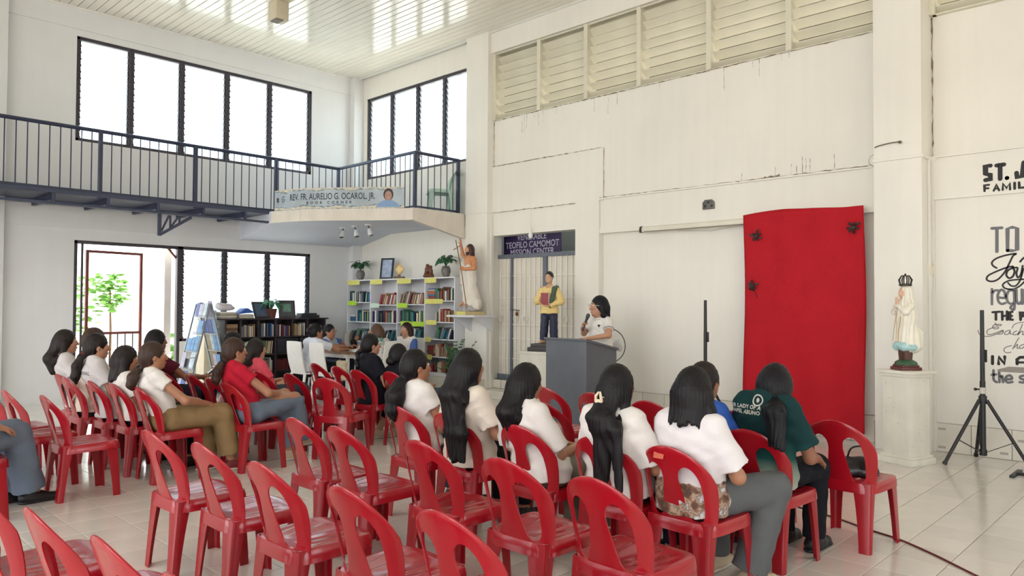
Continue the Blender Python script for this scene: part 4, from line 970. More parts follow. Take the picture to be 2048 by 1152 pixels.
MB().tube([Pm(-.06),Pm(.0),Pm(.10),Pm(.125)], [.012,.014,.018,.022], 14).build('handle', M('mic_black', (24,24,28), .35), mic, smooth=True)
MB().tube([Pm(.125),Pm(.135),Pm(.155),Pm(.175),Pm(.185)], [.022,.027,.028,.022,.008], 14).build('grille', M('mic_grille', (96,96,98), .35, .8, bump=.6, bs=500), mic, smooth=True)
gl = MB()
for s in (1,-1): gl.tube([hp((.108,s*.036+.026*math.cos(2*PI*k/16),.012+.019*math.sin(2*PI*k/16))) for k in range(16)], .0018, 6, closed=True); gl.tube([hp((.106,s*.062,.016)), hp((.06,s*.082,.014)), hp((-.01,s*.084,.006))], .0018, 6)
gl.tube([hp((.108,.010,.014)), hp((.110,0,.018)), hp((.108,-.010,.014))], .0018, 6)
gl.build('glasses', M('glasses_frame', (226,206,190), .2, .6), R_, smooth=True)
PIPE = M('piping_black', (30,30,36), .7)
cb = MB(); cb.tube([(sx+.01+.072*math.cos(q), .082*math.sin(q), zs+.030-.028*math.cos(q)) for q in np.linspace(-2.6,2.6,18)], [.020]*18, 8, sq=.55); cb.build('collar', POLO, R_, smooth=True)
for dz, rr_ in ((.006,.080),(.018,.074)): MB().tube([(sx+.01+rr_*math.cos(q), (rr_+.016)*math.sin(q), zs+dz+.014-.028*math.cos(q)) for q in np.linspace(.5,2.4,12)], .003, 6).build('collar_stripe', PIPE, R_, smooth=True)
for s in (1,-1):
    S0, E0 = SP['SH'][s], SP['A'][s][0]; c = S0.lerp(E0,.585); ax = (E0-S0).normalized(); u = ax.cross(Vector((1,0,0))).normalized(); w = ax.cross(u)
    MB().tube([c+(u*math.cos(q)+w*math.sin(q))*.0685 for q in np.linspace(0,2*PI,21)[:-1]], .003, 6, closed=True).build('sleeve_stripe', PIPE, R_, smooth=True)
hm = MB().add([(0,-.022,0),(.016,-.004,0),(.020,.010,0),(.012,.018,0),(0,.012,0),(-.012,.018,0),(-.020,.010,0),(-.016,-.004,0)], [tuple(range(8))]).mesh('badge', PIPE)
decal(hm, child_of(SP,'shirt'), lambda u, v: (sx+.4, .085+u, zs-.085+v), PIPE, 'badge', R_, axis=(-1,0,0), off=.003)
# ================================================================== reading table
WPL = M('white_plastic', (232,230,226), .4, var=.04, vs=6)
def dining(name_label, x, y, rz):
    t = thing('dining_chair', name_label, 'chair', (x,y,0), rz, 'white dining chairs at the reading table')
    MB().prism([(-.19,-.19),(.20,-.21),(.215,-.16),(.215,.16),(.20,.21),(-.19,.19)], .43, .46, lambda u,v,d: (u,v,d)).build('seat', WPL, t, bevel=.008)
    b = MB(); n = 12; V = []; F = []
    for i in range(n+1):
        q = i/n; z = .44+.49*q; x0 = -.185-.09*q-.02*math.sin(q*3.1); wd = .185+.012*math.sin(q*3.1)
        for j in range(9):
            v = -1+2*j/8; V.append((x0+.022*v*v, v*wd, z+(.008*(1-v*v) if i == n else 0)))
    for i in range(n):
        for j in range(8): F.append((i*9+j, i*9+j+1, (i+1)*9+j+1, (i+1)*9+j))
    m = len(V); V += [(p[0]-.018, p[1], p[2]) for p in V]; F += [tuple(m+k for k in reversed(f)) for f in F]
    rim = [j for j in range(9)]+[i*9+8 for i in range(1,n+1)]+[n*9+j for j in range(7,-1,-1)]+[i*9 for i in range(n-1,0,-1)]
    F += [(rim[k], rim[(k+1) % len(rim)], m+rim[(k+1) % len(rim)], m+rim[k]) for k in range(len(rim))]
    b.add(V,F).build('backrest', WPL, t, smooth=True, ang=45)
    for sx_ in (-1,1):
        for s in (-1,1):
            xt, xb = (-.18,-.24) if sx_ < 0 else (.19,.21)
            MB().tube([(xt,s*.175,.44),(xb,s*.19,0)], [.028,.017], 8, sq=.8).build('leg', WPL, t, smooth=True, ang=50)
    return t
dining('white dining chair under the woman with hand to her chin', 6.18,10.30,.05)
dining('empty white dining chair with a cloth bag hung on it', 6.22,9.72,.0)
dining('white dining chair on the window side of the table, under the woman with glasses', 7.0,11.10,-PI/2+.42)
dining('white dining chair under the brown-haired woman in printed top', 7.12,9.62,PI/2)
dining('white dining chair before the bookcase under the woman facing the room', 7.86,10.02,PI+.15)
WOODT = M('table_wood', (150,108,76), .4, var=.2, vs=8, st=(1,6,1))
t = thing('reading_table', 'small brown-topped table with pale legs between the seated women', 'table', (7.02,10.45,0))
MB().box((-.38,-.50,.715),(.38,.50,.74)).build('tabletop', WOODT, t, bevel=.004)
MB().box((-.34,-.46,.65),(.34,.46,.714)).build('apron', WPL, t)
for a in (-1,1):
    for b in (-1,1): MB().bar((a*.33,b*.45,.66),(a*.33,b*.45,0),.045,.045).build('leg', WPL, t, bevel=.004)
TWO = M('tee_blue_white', (206,214,232), .85, var=.2, vs=7, bump=.25, bs=240)
GREENPR = M('tee_green_print', (214,222,212), .85, var=.0, bump=.25, bs=240)
nt = GREENPR.node_tree; N = nt.nodes; L = nt.links; tc = N.new('ShaderNodeTexCoord'); nz = N.new('ShaderNodeTexNoise'); nz.inputs['Scale'].default_value = 9; L.new(tc.outputs['Object'], nz.inputs[0])
cr = N.new('ShaderNodeValToRGB'); cr.color_ramp.interpolation = 'CONSTANT'; e = cr.color_ramp.elements; e[0].color = rgb((228,226,220)); e[1].position = .58; e[1].color = rgb((120,178,160)); q = e.new(.40); q.color = rgb((226,214,214)); L.new(nz.outputs[0], cr.inputs[0]); L.new(cr.outputs[0], N['Principled BSDF'].inputs['Base Color'])
P10 = person('woman in pale tee with dark bun, hand to chin, seated at the table', 6.20,10.30,.02, 1.196, (.02,-.12), hyaw=-.1, hpitch=.06, hair=('bun',.02), hcol=HB, shirt=tee(cloth('cotton_pale_blue', (222,226,238)),.6,.47,.016), fat=1.15, pants=(BLACKP,.014,.2), arms={-1:((.30,-.30,.79),(.60,-.14,.78),((1,.3,0),(0,0,-1),.3)), 1:((.30,.10,.80),(.17,-.04,1.0),((-.2,-.5,.9),(-.8,0,.3),.9))})
P11 = person('woman with glasses and blue sleeves holding a paper behind the table', 7.0,11.04,-PI/2+.42, 1.158, (.02,0), hyaw=.0, hair=('bun',.0), hcol=HB, shirt=tee(TWO,.6,.47,.016), arms={1:((.16,.24,.82),(.40,.16,.88),((.6,.2,.7),(0,-.8,0),.6)), -1:((.16,-.24,.80),(.42,-.02,.80),((.9,.5,.2),(0,.3,-.9),.5))})
P12 = person('brown-haired woman in a white and green printed top, leaning on the table', 7.12,9.68,PI/2+.1, 1.19, (.10,.02), hyaw=.25, hpitch=.15, skin=SKIN2, hair=('bob',.99,.95), hcol=M('hair_auburn', (92,66,52), .42, var=.35, vs=60, st=(1,1,.05), bump=.5, bs=150, spec=.3), shirt=tee(GREENPR,.65,.45,.022), fat=1.1, arms={1:((.30,.20,.80),(.24,.06,.98),((-.1,-.2,1),(-.7,.2,.2),.8)), -1:((.28,-.24,.80),(.46,-.05,.78),None)})
P13 = person('woman with wavy dark red-brown hair facing the room from before the bookcase', 7.84,10.02,PI+.22, 1.20, (.0,.02), hyaw=-.05, skin=SKIN2, hair=('bob',.93,1.12), hcol=M('hair_wine', (58,34,36), .42, var=.35, vs=60, st=(1,1,.05), bump=.5, bs=150, spec=.3), shirt=tee(WHITE,.6,.47,.014))
SLV = cloth('sleeve_blue', (84,112,178))
for P in (P13, P11):
    for s in (1,-1):
        S0, E0 = P['SH'][s], P['A'][s][0]
        V, F = sdf([C(S0.lerp(E0,.12), S0.lerp(E0,.70), .0615, .070, .02, cap=True)], .009); wear(P, 'sleeve', V, F, SLV)
hp = P11['hp']; gl = MB()
for s in (1,-1): gl.tube([hp((.106,s*.036+.024*math.cos(2*PI*k/14),.012+.018*math.sin(2*PI*k/14))) for k in range(14)], .0018, 5, closed=True); gl.tube([hp((.104,s*.06,.016)), hp((-.01,s*.084,.006))], .0018, 5)
gl.build('glasses', M('glasses_dark', (90,60,50), .3, .3), P11['root'], smooth=True)
PAPER = M('paper', (236,234,228), .8, var=.04, vs=12); NEWS = M('newsprint', (200,198,198), .85, var=.25, vs=40, st=(1,1,3))
def sheet(name, label, cat, pts, th, mat, loc, R):
    V, F = [], []; n = len(pts)
    for (a, b) in pts:
        for q in (-1,1): V.append((a, q*.5, b))
    me = MB().add(V, [(2*i,2*i+1,2*i+3,2*i+2) for i in range(n-1)]+[]); 
    o = me.build(name, mat, None, smooth=True, recalc=False); m = o.modifiers.new('thickness','SOLIDIFY'); m.thickness = th; o.location = loc; o.rotation_euler = R; return tag(o, label, cat)
o = sheet('newspaper', 'folded grey newspaper held upright by the woman with glasses', 'newspaper', [(0,-.14),(.02,-.06),(.01,.03),(-.01,.10),(-.05,.15)], .004, NEWS, (7.13,10.62,.92), (0,.15,1.9)); o.scale = (1,.20,.85)
o = sheet('open_booklet', 'open white booklet lying on the table edge near the brown-haired woman', 'booklet', [(-.17,.0),(-.12,.035),(-.03,.03),(0,.012),(.03,.03),(.12,.035),(.17,.0)], .004, PAPER, (6.98,10.10,.742), (0,0,.5)); o.scale = (1,.24,1)
V, F = sdf([EL((0,0,.10),(.13,.07,.10),.03), C((-.08,0,.05),(.08,0,.05),.06,None,.03), C((-.06,0,.16),(.0,0,.24),.012,None,.02), C((.0,0,.24),(.06,0,.16),.012,None,.02), PL((0,0,-1),0)], .008, lambda X,Y,Z,D: D+.006*np.sin(40*X+20*Z)*np.sin(33*Z+30*Y))
tag(link('shoulder_bag', np_mesh('shoulder_bag', V, F, M('bag_black', (30,30,36), .6, var=.2, vs=12)), None, (7.25,10.72,.741), .6), 'soft black bag standing on the reading table', 'bag')
V, F = sdf([C((0,-.10,.40),(0,.10,.40),.03,None,.02), C((0,-.11,.20),(0,.11,.20),.05,.05,.03), C((0,0,.36),(0,0,.20),.045,.06,.04,2.4), C((0,-.06,.42),(-.01,-.06,.50),.008,None,.01), C((0,.06,.42),(-.01,.06,.50),.008,None,.01), C((-.01,-.06,.50),(-.01,.06,.50),.008,None,.01)], .009, lambda X,Y,Z,D: D+.005*np.sin(50*Y+10*Z)*np.sin(30*Z))
tag(link('cloth_bag', np_mesh('cloth_bag', V, F, cloth('canvas_beige', (196,180,156))), None, (6.22,9.44,.24)), 'beige cloth bag hanging beside the empty white dining chair', 'bag')
# ================================================================== books
PAL = dict(navy=(40,46,78), blue=(70,112,168), teal=(56,120,134), green=(62,120,82), cream=(214,200,172), white=(226,224,220), grey=(132,132,138), black=(38,36,42), maroon=(110,44,48), red=(168,60,54), brown=(118,84,62), tan=(176,146,110), violet=(76,58,120), orange=(186,106,66))
PM = {k: M('cover_'+k, v, .55, var=.12, vs=18, rand=.1) for k, v in PAL.items()}
PAGES = M('book_pages', (226,216,196), .85, var=.1, vs=60)
bk = MB().box((0,0,0),(.05,1,1),0).box((0,0,0),(1,.09,1),0).box((0,.91,0),(1,1,1),0).box((.04,.085,.02),(.97,.915,.98),1)
BOOK = bk.mesh('book', [PM['navy'], PAGES])
nbook = [0]; ORD = 'first second third fourth fifth sixth seventh eighth ninth tenth eleventh twelfth thirteenth fourteenth fifteenth sixteenth seventeenth eighteenth nineteenth twentieth'.split(); CNT = {}
def book(x, y, z, d, th, h, col, place, group, lean=0., flat=False, yaw=0.):
    """spine towards -x of its own frame; lean tips it sideways"""
    o = bpy.data.objects.new('book', BOOK); COL.objects.link(o); o.scale = (d, th, h)
    o.location = (x, y, z); o.rotation_euler = (lean if not flat else PI/2, 0, yaw) if not flat else (0,0,0)
    if flat: o.matrix_basis = Matrix.Translation((x,y,z)) @ Matrix.Rotation(yaw,4,'Z') @ Matrix.Rotation(PI/2,4,'X') @ Matrix.Diagonal((d,th,h,1))
    else: o.matrix_basis = Matrix.Translation((x,y,z)) @ Matrix.Rotation(yaw,4,'Z') @ Matrix.Rotation(lean,4,'X') @ Matrix.Diagonal((d,th,h,1))
    setmat(o, PM[col]); nbook[0] += 1
    pose = 'lying flat' if flat else ('leaning' if abs(lean) > .08 else 'standing')
    thick = 'thick' if th > .036 else ('thin' if th < .02 else 'medium')
    k = CNT[place] = CNT.get(place, -1)+1; end = 'window' if 'white' in place else 'door'
    nm = f'{ORD[min(k,19)]} from the {end} end' if not flat else f'{ORD[min(k,19)]} up in its pile'
    return tag(o, f'{col} book, {nm}, {place}', 'book', 'books in the white bookcase' if 'white' in place else 'books in the dark bookcase')
def fill_row(x, y1, y0, z, hmax, place, rr, cols, pat='mix', frame=None):
    """from y1 down to y0 (left to right as seen from the room)"""
    fr_ = frame or (lambda a, b: (a, b, 0))
    y = y1-.006; lo_ = y0+.02
    def put(yy, zz, d, th, h, col, lean=0, flat=False):
        px_, py_, yw = fr_(x+rr.uniform(.005,.03), yy); book(px_, py_, zz, d, th, h, col, place, '', lean, flat, yw)
    if pat in ('stack','mix') and rr.random() < (.95 if pat == 'stack' else .35):
        zz = z+.002; L = rr.uniform(.17,.24)
        for k in range(rr.randint(4,7)):
            th = rr.uniform(.018,.04)
            if zz+th > z+hmax: break
            d = rr.uniform(.15,.2); put(y-rr.uniform(0,.02), zz, d, th, L-rr.uniform(0,.03), rr.choice(cols), 0, True); zz += th+.0008
        y -= L+.03
    lean_at = rr.uniform(.35,.9)*(y1-y0)
    while True:
        th = rr.choice((.022,.028,.034,.040,.048,.056)); h = min(hmax-.012, rr.uniform(.58,.86)*hmax)
        if pat == 'lean' or (y1-y > lean_at and pat == 'mix'):
            le = rr.uniform(.25,.42) if pat == 'lean' else rr.uniform(.10,.22); w = th/math.cos(le)+.004
            need = h*math.sin(le)+th
            if y-need < lo_: break
            h = min(h, (hmax-.02-th*math.sin(le))/math.cos(le)*.98)
            put(y-th*math.cos(le)-.001, z+.002, rr.uniform(.15,.2), th, h, rr.choice(cols), le); y -= w
        else:
            if y-th < lo_: break
            put(y-th, z+.002, rr.uniform(.15,.2), th, h, rr.choice(cols)); y -= th+.0015
            if rr.random() < .10: y -= rr.uniform(.02,.06)
# ---- white bookcase along the cloth wall
WSH = M('shelf_white', (226,226,230), .5, var=.05, vs=3)
bc = thing('bookcase', 'white open bookcase with yellow shelf cards, four bays full of books', 'bookcase', (0,0,0))
SX, SB = 8.37, 8.715; Ys = [12.54,11.78,10.95,10.16,9.38]; zb, zt_ = .278, 1.98
MB().box((SB-.012,9.38,zb),(SB,12.54,zt_)).build('back_panel', WSH, bc)
MB().box((SX-.005,9.37,zt_-.025),(SB,12.56,zt_)).build('top_board', WSH, bc, bevel=.003)
MB().box((SX,9.37,zb),(SB,12.56,zb+.06)).build('base_board', WSH, bc, bevel=.003)
for k, y in enumerate(Ys): MB().box((SX,y-.011,zb+.06),(SB-.012,y+.011,zt_-.025)).build('side_panel' if k in (0,4) else 'divider', WSH, bc, bevel=.002)
LV = [[.45,.80,1.172,1.545],[.45,.80,1.165,1.50],[.55,.915,1.18,1.51],[.612,.914,1.21,1.575]]
YEL = M('card_yellow', (226,220,120), .7, var=.1, vs=25); LIM = M('card_lime', (182,222,60), .7, var=.1, vs=25); PAL_ = M('card_pale', (206,226,206), .7, var=.1, vs=25)
ordn = ('first','second','third','fourth')
for c in range(4):
    y1, y0 = Ys[c]-.011, Ys[c+1]+.011; lv = [zb+.06]+LV[c]
    for z in LV[c]: MB().box((SX+.004,y0,z-.018),(SB-.012,y1,z)).build('shelf', WSH, bc, bevel=.002)
def card(c, z, f0, f1, h, m):
    y1, y0 = Ys[c], Ys[c+1]; a = y1-(y1-y0)*f0; b = y1-(y1-y0)*f1
    MB().prism([(a,z-h*.55),(a,z+h*.45),((a+b)/2,z+h*.47),(b,z+h*.4),(b,z-h*.5),((a+b)/2,z-h*.56)], SX-.008, SX-.005, lambda u,v,d: (d,u,v)).build('shelf_card', m, bc)
for c, f1, m in ((0,.55,YEL),(1,.46,YEL),(2,.52,YEL),(3,.40,YEL)): card(c, 1.93, .02, f1, .09, m)
for c, z, f0, f1, m in ((0,1.53,.03,.42,LIM),(1,1.485,.03,.36,PAL_),(2,1.49,.03,.40,LIM),(3,1.565,.02,.63,YEL),(2,1.165,.16,.55,LIM),(2,1.165,.57,1.0,LIM),(3,1.20,.06,.42,YEL),(3,.90,.03,.24,YEL),(3,.60,.03,.28,YEL)): card(c, z, f0, f1, .085, m)
COLS = dict(cool=['navy','blue','teal','white','grey','green','cream'], warm=['brown','tan','cream','maroon','grey','white','red'], dark=['black','navy','grey','green','teal','white'], mixed=list(PAL))
PLAN = [[('warm','mix'),('dark','lean'),('dark','lean'),('cool','stack'),('cool','mix')],
        [('warm','mix'),('dark','mix'),('dark','lean'),('mixed','up'),('warm','lean')],
        [('dark','up'),('dark','up'),('cool','lean'),('cool','up'),('warm','lean')],
        [('warm','up'),('warm','mix'),('dark','lean'),('warm','up'),('mixed','stack')]]
rb = random.Random(21)
rown = ('bottom','lower','middle','upper','top')
for c in range(4):
    lv = [zb+.06]+LV[c]+[zt_-.025]
    for k in range(5):
        if k < (2,2,1,0)[c]: continue
        cc, pt = PLAN[c][k]; hm_ = min(.27, lv[k+1]-.02-lv[k]-.02)
        ya = Ys[c]-.011-(.22 if (c == 1 and k == 4) or (c == 3 and k in (2,3)) else .02)
        fill_row(SX+.02, ya, Ys[c+1]+.011, lv[k], hm_, f'{rown[k]} shelf, {ordn[c]} bay of white bookcase', rb, COLS[cc], pt)
# ---- dark bookcase under the windows
DKW = M('dark_wood', (62,52,58), .45, var=.2, vs=6, st=(1,1,5))
dbk = thing('dark_bookcase', 'low dark wooden bookcase under the bright windows, piled with papers', 'bookcase', (0,0,0))
DY, DB = 12.12, 12.50; DX = [5.70,5.97,6.29,6.62,6.94,7.25,7.61]
MB().box((5.62,DY-.02,1.225),(7.67,DB,1.25)).build('top_board', DKW, dbk, bevel=.003)
MB().box((5.68,DB-.012,0),(7.62,DB,1.225)).build('back_panel', DKW, dbk)
for k, x in enumerate(DX):
    if k in (0,6): MB().box((x-.014,DY,0),(x+.014,DB-.012,1.225)).build('side_panel', DKW, dbk)
    elif k == 3: MB().box((x-.014,DY,0),(x+.014,DB-.012,1.225)).build('divider', DKW, dbk)
    elif k in (1,2,4,5): MB().box((x-.012,DY,.93),(x+.012,DB-.012,1.225)).build('divider', DKW, dbk)
for z in (.93,.63,.33,.06): MB().box((5.68,DY,z-.02),(7.62,DB-.012,z)).build('shelf', DKW, dbk)
frD = lambda a, b: (a, b, 0)
def fill_dark(x0, x1, z, hmax, place, cols, pat):
    # spine towards -y: place along +x
    def fr_(a, b): return (x0+x1-b if False else 0, 0, 0)
    rr = rb; x = x0+.01
    if pat == 'stack':
        zz = z+.002
        while zz < z+hmax-.04:
            th = rr.uniform(.02,.04); book(x+.20+rr.uniform(0,.015), DY+.03, zz, .2, th, .19+rr.uniform(0,.02), rr.choice(cols), place, '', 0, True, PI/2) if False else None
            o = book(x, DY+.03, zz, .2, th, .2, rr.choice(cols), place, '', 0, True, 0)
            o.matrix_basis = Matrix.Translation((x+rr.uniform(0,.01), DY+.03, zz)) @ Matrix.Rotation(PI/2,4,'Z') @ Matrix.Translation((0,0,0)) @ Matrix.Rotation(PI/2,4,'X') @ Matrix.Diagonal((.2,th,.2,1)); zz += th+.001
        return
    while True:
        th = rr.choice((.020,.026,.030,.036)); h = hmax*rr.uniform(.74,.92)
        le = rr.uniform(.05,.14) if pat == 'lean' else 0
        if x+th+h*math.sin(le) > x1-.012: break
        o = book(x, DY+.03, z+.002, .2, th, h, rr.choice(cols), place, '', -le if le else 0)
        o.matrix_basis = Matrix.Translation((x+th, DY+.02+rr.uniform(0,.02), z+.002)) @ Matrix.Rotation(PI/2,4,'Z') @ Matrix.Rotation(le,4,'X') @ Matrix.Diagonal((.2,th,h,1))
        if le: o.location.x += 0
        x += th/math.cos(le)+.002
pl = lambda s: f'{s} of the dark bookcase'
fill_dark(5.714,5.958,.93,.26,pl('first top cell'),['tan','cream','brown'],'stack')
fill_dark(5.982,6.278,.93,.24,pl('second top cell'),['grey','tan','white','cream'],'up')
fill_dark(6.302,6.606,.93,.25,pl('third top cell'),['teal','blue','grey','white','navy'],'up')
fill_dark(6.634,6.928,.93,.24,pl('fourth top cell'),['maroon','tan','violet','grey','white'],'up')
fill_dark(6.952,7.238,.93,.25,pl('fifth top cell'),['tan','red','cream','white','brown','blue'],'up')
fill_dark(7.262,7.596,.93,.24,pl('sixth top cell'),['brown','grey','black','tan'],'up')
fill_dark(5.96,6.60,.63,.25,pl('middle shelf'),['cream','tan','green','grey','white'],'lean')
fill_dark(5.96,6.60,.33,.25,pl('lower shelf'),['tan','green','cream','white','grey'],'up')
fill_dark(6.64,7.20,.33,.22,pl('dark red row'),['maroon'],'up')
BXD = M('binder_dark', (44,44,54), .5, var=.15, vs=5)
for k in range(2):
    o = MB().box((6.66+.46*k,DY+.03,.632),(7.08+.46*k,DY+.30,.87)).box((6.655+.46*k,DY+.025,.86),(7.085+.46*k,DY+.305,.895)).build('storage_box', BXD, bevel=.004)
    tag(o, ('dark lidded storage box in the middle shelf beside the divider of the dark bookcase','second dark lidded storage box, toward the room corner in the dark bookcase')[k], 'box')
# things piled on the dark bookcase
def pile(x, y, n, w, d, cols, label, z=1.251, tmin=.012, tmax=.03):
    rr = random.Random(int(x*100)); t = thing('paper_pile', label, 'papers', (x,y,z)); zz = 0
    for k in range(n):
        th = rr.uniform(tmin,tmax); a = rr.uniform(-.1,.1)
        MB().obb((rr.uniform(-.01,.01),rr.uniform(-.01,.01),zz+th/2),(w/2,d/2,th/2),rot('Z',a)).build('bundle', cols[k % len(cols)], t, bevel=.002, segs=1); zz += th+.0005
    return zz
TANP = M('paper_tan', (190,178,160), .85, var=.15, vs=30); BLP = M('folder_blue', (48,92,176), .5, var=.1, vs=8); PBL = M('paper_blueish', (190,212,232), .8, var=.2, vs=20)
h1 = pile(5.78,12.30,5,.28,.25,[TANP,PAPER,TANP],'stack of tan and white paper bundles under the folded pale cloth')
V, F = sdf([EL((0,0,.06),(.15,.11,.05),.03), C((-.12,0,.10),(.10,.03,.10),.05,.03,.04,1.6)], .009, lambda X,Y,Z,D: D+.008*np.sin(30*X+16*Z)*np.sin(44*Z+20*Y))
tag(link('folded_cloth', np_mesh('folded_cloth', V, F, cloth('cloth_pale', (216,208,212))), None, (5.78,12.30,1.252+h1)), 'crumpled pale pink cloth on top of the paper stack', 'cloth')
h2 = pile(6.10,12.30,4,.26,.24,[TANP,PAPER],'low paper stack under the bright blue folder')
o = MB().prism([(-.15,0),(.15,.02),(.02,.10),(-.02,.10)], -.11, .11, lambda u,v,d: (u,d,v)).build('blue_folder', BLP, None, (6.10,12.28,1.252+h2), bevel=.004); tag(o, 'bright blue folder lying tented on the low paper stack', 'folder')
FRD = M('frame_dark', (64,64,66), .5, var=.1, vs=10); PIC = M('picture_board', (96,112,140), .3, var=.25, vs=5)
def frame(name, label, x, y, z, w, h, tilt, rz, fm, pm, mount=None):
    t = thing(name, label, 'picture frame', (x,y,z), rz); A = lambda u,v,d: (rot('X', tilt) @ Vector((u,d,v)))
    f = MB(); b = .03
    for u0,u1,v0,v1 in ((-w/2,w/2,0,b),(-w/2,w/2,h-b,h),(-w/2,-w/2+b,b,h-b),(w/2-b,w/2,b,h-b)): f.prism([(u0,v0),(u1,v0),(u1,v1),(u0,v1)], -.012, .012, A)
    f.build('border', fm, t); MB().prism([(-w/2+b,b),(w/2-b,b),(w/2-b,h-b),(-w/2+b,h-b)], 0, .008, A).build('picture', pm, t)
    if mount: MB().prism([(-w/4,h*.35),(w/4,h*.35),(w/4,h*.8),(-w/4,h*.8)], -.004, 0, A).build('print', mount, t)
    MB().prism([(-.03,.02),(.03,.02),(.03,h*.6),(-.03,h*.6)], .012, .018, A).build('easel_strut', fm, t)
    return t
frame('picture_frame', 'dark board in a frame tilted back beside the potted plant on the dark bookcase', 6.42,12.22,1.252,.34,.30,-.35,.25,FRD,PIC)
frame('picture_frame', 'dark frame with a small green photo on top of the dark bookcase', 6.88,12.20,1.252,.30,.32,-.22,-.2,FRD,M('mat_grey', (78,80,82), .6),M('photo_green', (110,150,136), .3, var=.4, vs=20))
o = MB().box((-.20,-.11,0),(.20,.11,.05)).box((-.17,-.10,.05),(.15,.08,.085)).box((-.18,-.115,.015),(-.05,-.108,.035)).build('printer', M('device_dark', (52,52,60), .4, var=.1, vs=8), None, (7.32,12.28,1.252), .05, bevel=.006); tag(o, 'flat dark electronic device on the corner end of the dark bookcase', 'device')
# ---- plants
LEAFD = M('leaf_deep', (62,112,78), .35, rand=.18, var=.15, vs=9); LEAFB = M('leaf_soft', (70,140,96), .45, rand=.2, var=.15, vs=9); VASE = M('vase_stone', (120,116,112), .5, var=.5, vs=28); TERRA = M('pot_brown', (118,70,58), .6, var=.1, vs=10)
def leaf_mesh(L, wd, sag):
    V = []; F = []; n = 6
    for i in range(n+1):
        q = i/n; w = wd*math.sin(min(1, q*1.02+.03)*PI)**.8*(1-.25*q)+.001; z = -sag*q*q
        V += [(L*q,-w,z+.25*w),(L*q,0,z),(L*q,w,z+.25*w)]
    for i in range(n): F += [(3*i,3*i+1,3*i+4,3*i+3),(3*i+1,3*i+2,3*i+5,3*i+4)]
    return MB().add(V,F).mesh('leaf', LEAFD, smooth=True, recalc=False)
LM = [leaf_mesh(.20,.055,.07), leaf_mesh(.15,.05,.04), leaf_mesh(.11,.045,.03)]
def potted(label, x, y, z, prof, pm, n, spread, hgt, seed, mat, big=1.):
    rr = random.Random(seed); t = thing('potted_plant', label, 'plant', (x,y,z))
    MB().lathe(prof, 18).build('vase', pm, t, smooth=True); top = prof[-1][1]
    st = MB()
    for k in range(n):
        a = 2.4*k+rr.uniform(-.3,.3); r = spread*math.sqrt((k+.5)/n)*.55; q = Vector((r*math.cos(a), r*math.sin(a), top+hgt*(1-.5*(r/spread))*rr.uniform(.55,1)))
        st.tube([(0,0,top-.02),(q.x*.4,q.y*.4,top+(q.z-top)*.6),q], .004, 5)
        o = link('leaf', rr.choice(LM), t, q); o.rotation_euler = (rr.uniform(-.4,.4), rr.uniform(-.2,.5), a); o.scale = (big*rr.uniform(.8,1.15),)*3; setmat(o, mat)
    st.build('stems', mat, t, smooth=True)
VP = [(.05,0),(.065,.03),(.085,.09),(.075,.15),(.06,.17),(.068,.185)]
potted('broad-leaved plant in a mottled vase at the window end of the white bookcase', 8.44,12.20,1.981,VP,VASE,26,.20,.22,4,LEAFD,.9)
potted('broad-leaved plant in a mottled vase at the statue end of the white bookcase', 8.44,9.68,1.981,VP,VASE,26,.19,.22,9,LEAFD,.85)
potted('leafy green plant in a brown pot on the dark bookcase', 6.62,12.30,1.252,[(.07,0),(.075,.02),(.10,.15),(.11,.16),(.10,.165)],TERRA,26,.26,.20,12,LEAFB,.85)
t = thing('floor_plant', 'tall glossy green plant with feathery stems on the floor beside the bookcase', 'plant', (8.05,9.02,0)); rr = random.Random(5)
MB().lathe([(.12,0),(.15,.03),(.17,.25),(.18,.27),(.16,.28)], 20).build('pot', M('pot_white', (214,208,198), .5, var=.1, vs=8), t, smooth=True)
LEAFZ = M('leaf_glossy', (52,96,56), .3, rand=.2, var=.15, vs=9); lz = leaf_mesh(.085,.022,.012); lz.materials[0] = LEAFZ
for k in range(26):
    a = 2.4*k+rr.uniform(-.3,.3); H = rr.uniform(.35,.85); out = rr.uniform(.12,.5)*(1.1-H*.5); droop = rr.uniform(.0,.25)+(.35 if k % 3 == 0 else 0)
    pth = [Vector((out*math.cos(a)*q**1.4+.03*math.cos(a), out*math.sin(a)*q**1.4+.03*math.sin(a), .26+H*q-droop*q**3)) for q in np.linspace(0,1,12)]
    mb = MB().tube(pth, [.006*(1-.6*i/11) for i in range(12)], 5)
    for i in range(3,12):
        for s in (-1,1):
            p = pth[i]; d = (pth[i]-pth[i-1]).normalized(); lat = d.cross(Vector((0,0,1))); lat = (lat.normalized() if lat.length > .05 else Vector((1,0,0)))*s; dr = (lat+d*.6).normalized(); up_ = lat.cross(d)*s
            L = .075*(1-.035*i); w = .020
            mb.add([p, p+dr*L*.4+up_.cross(dr)*w, p+dr*L, p+dr*L*.4-up_.cross(dr)*w], [(0,1,2,3)])
    mb.build('frond', LEAFZ, t, recalc=False)
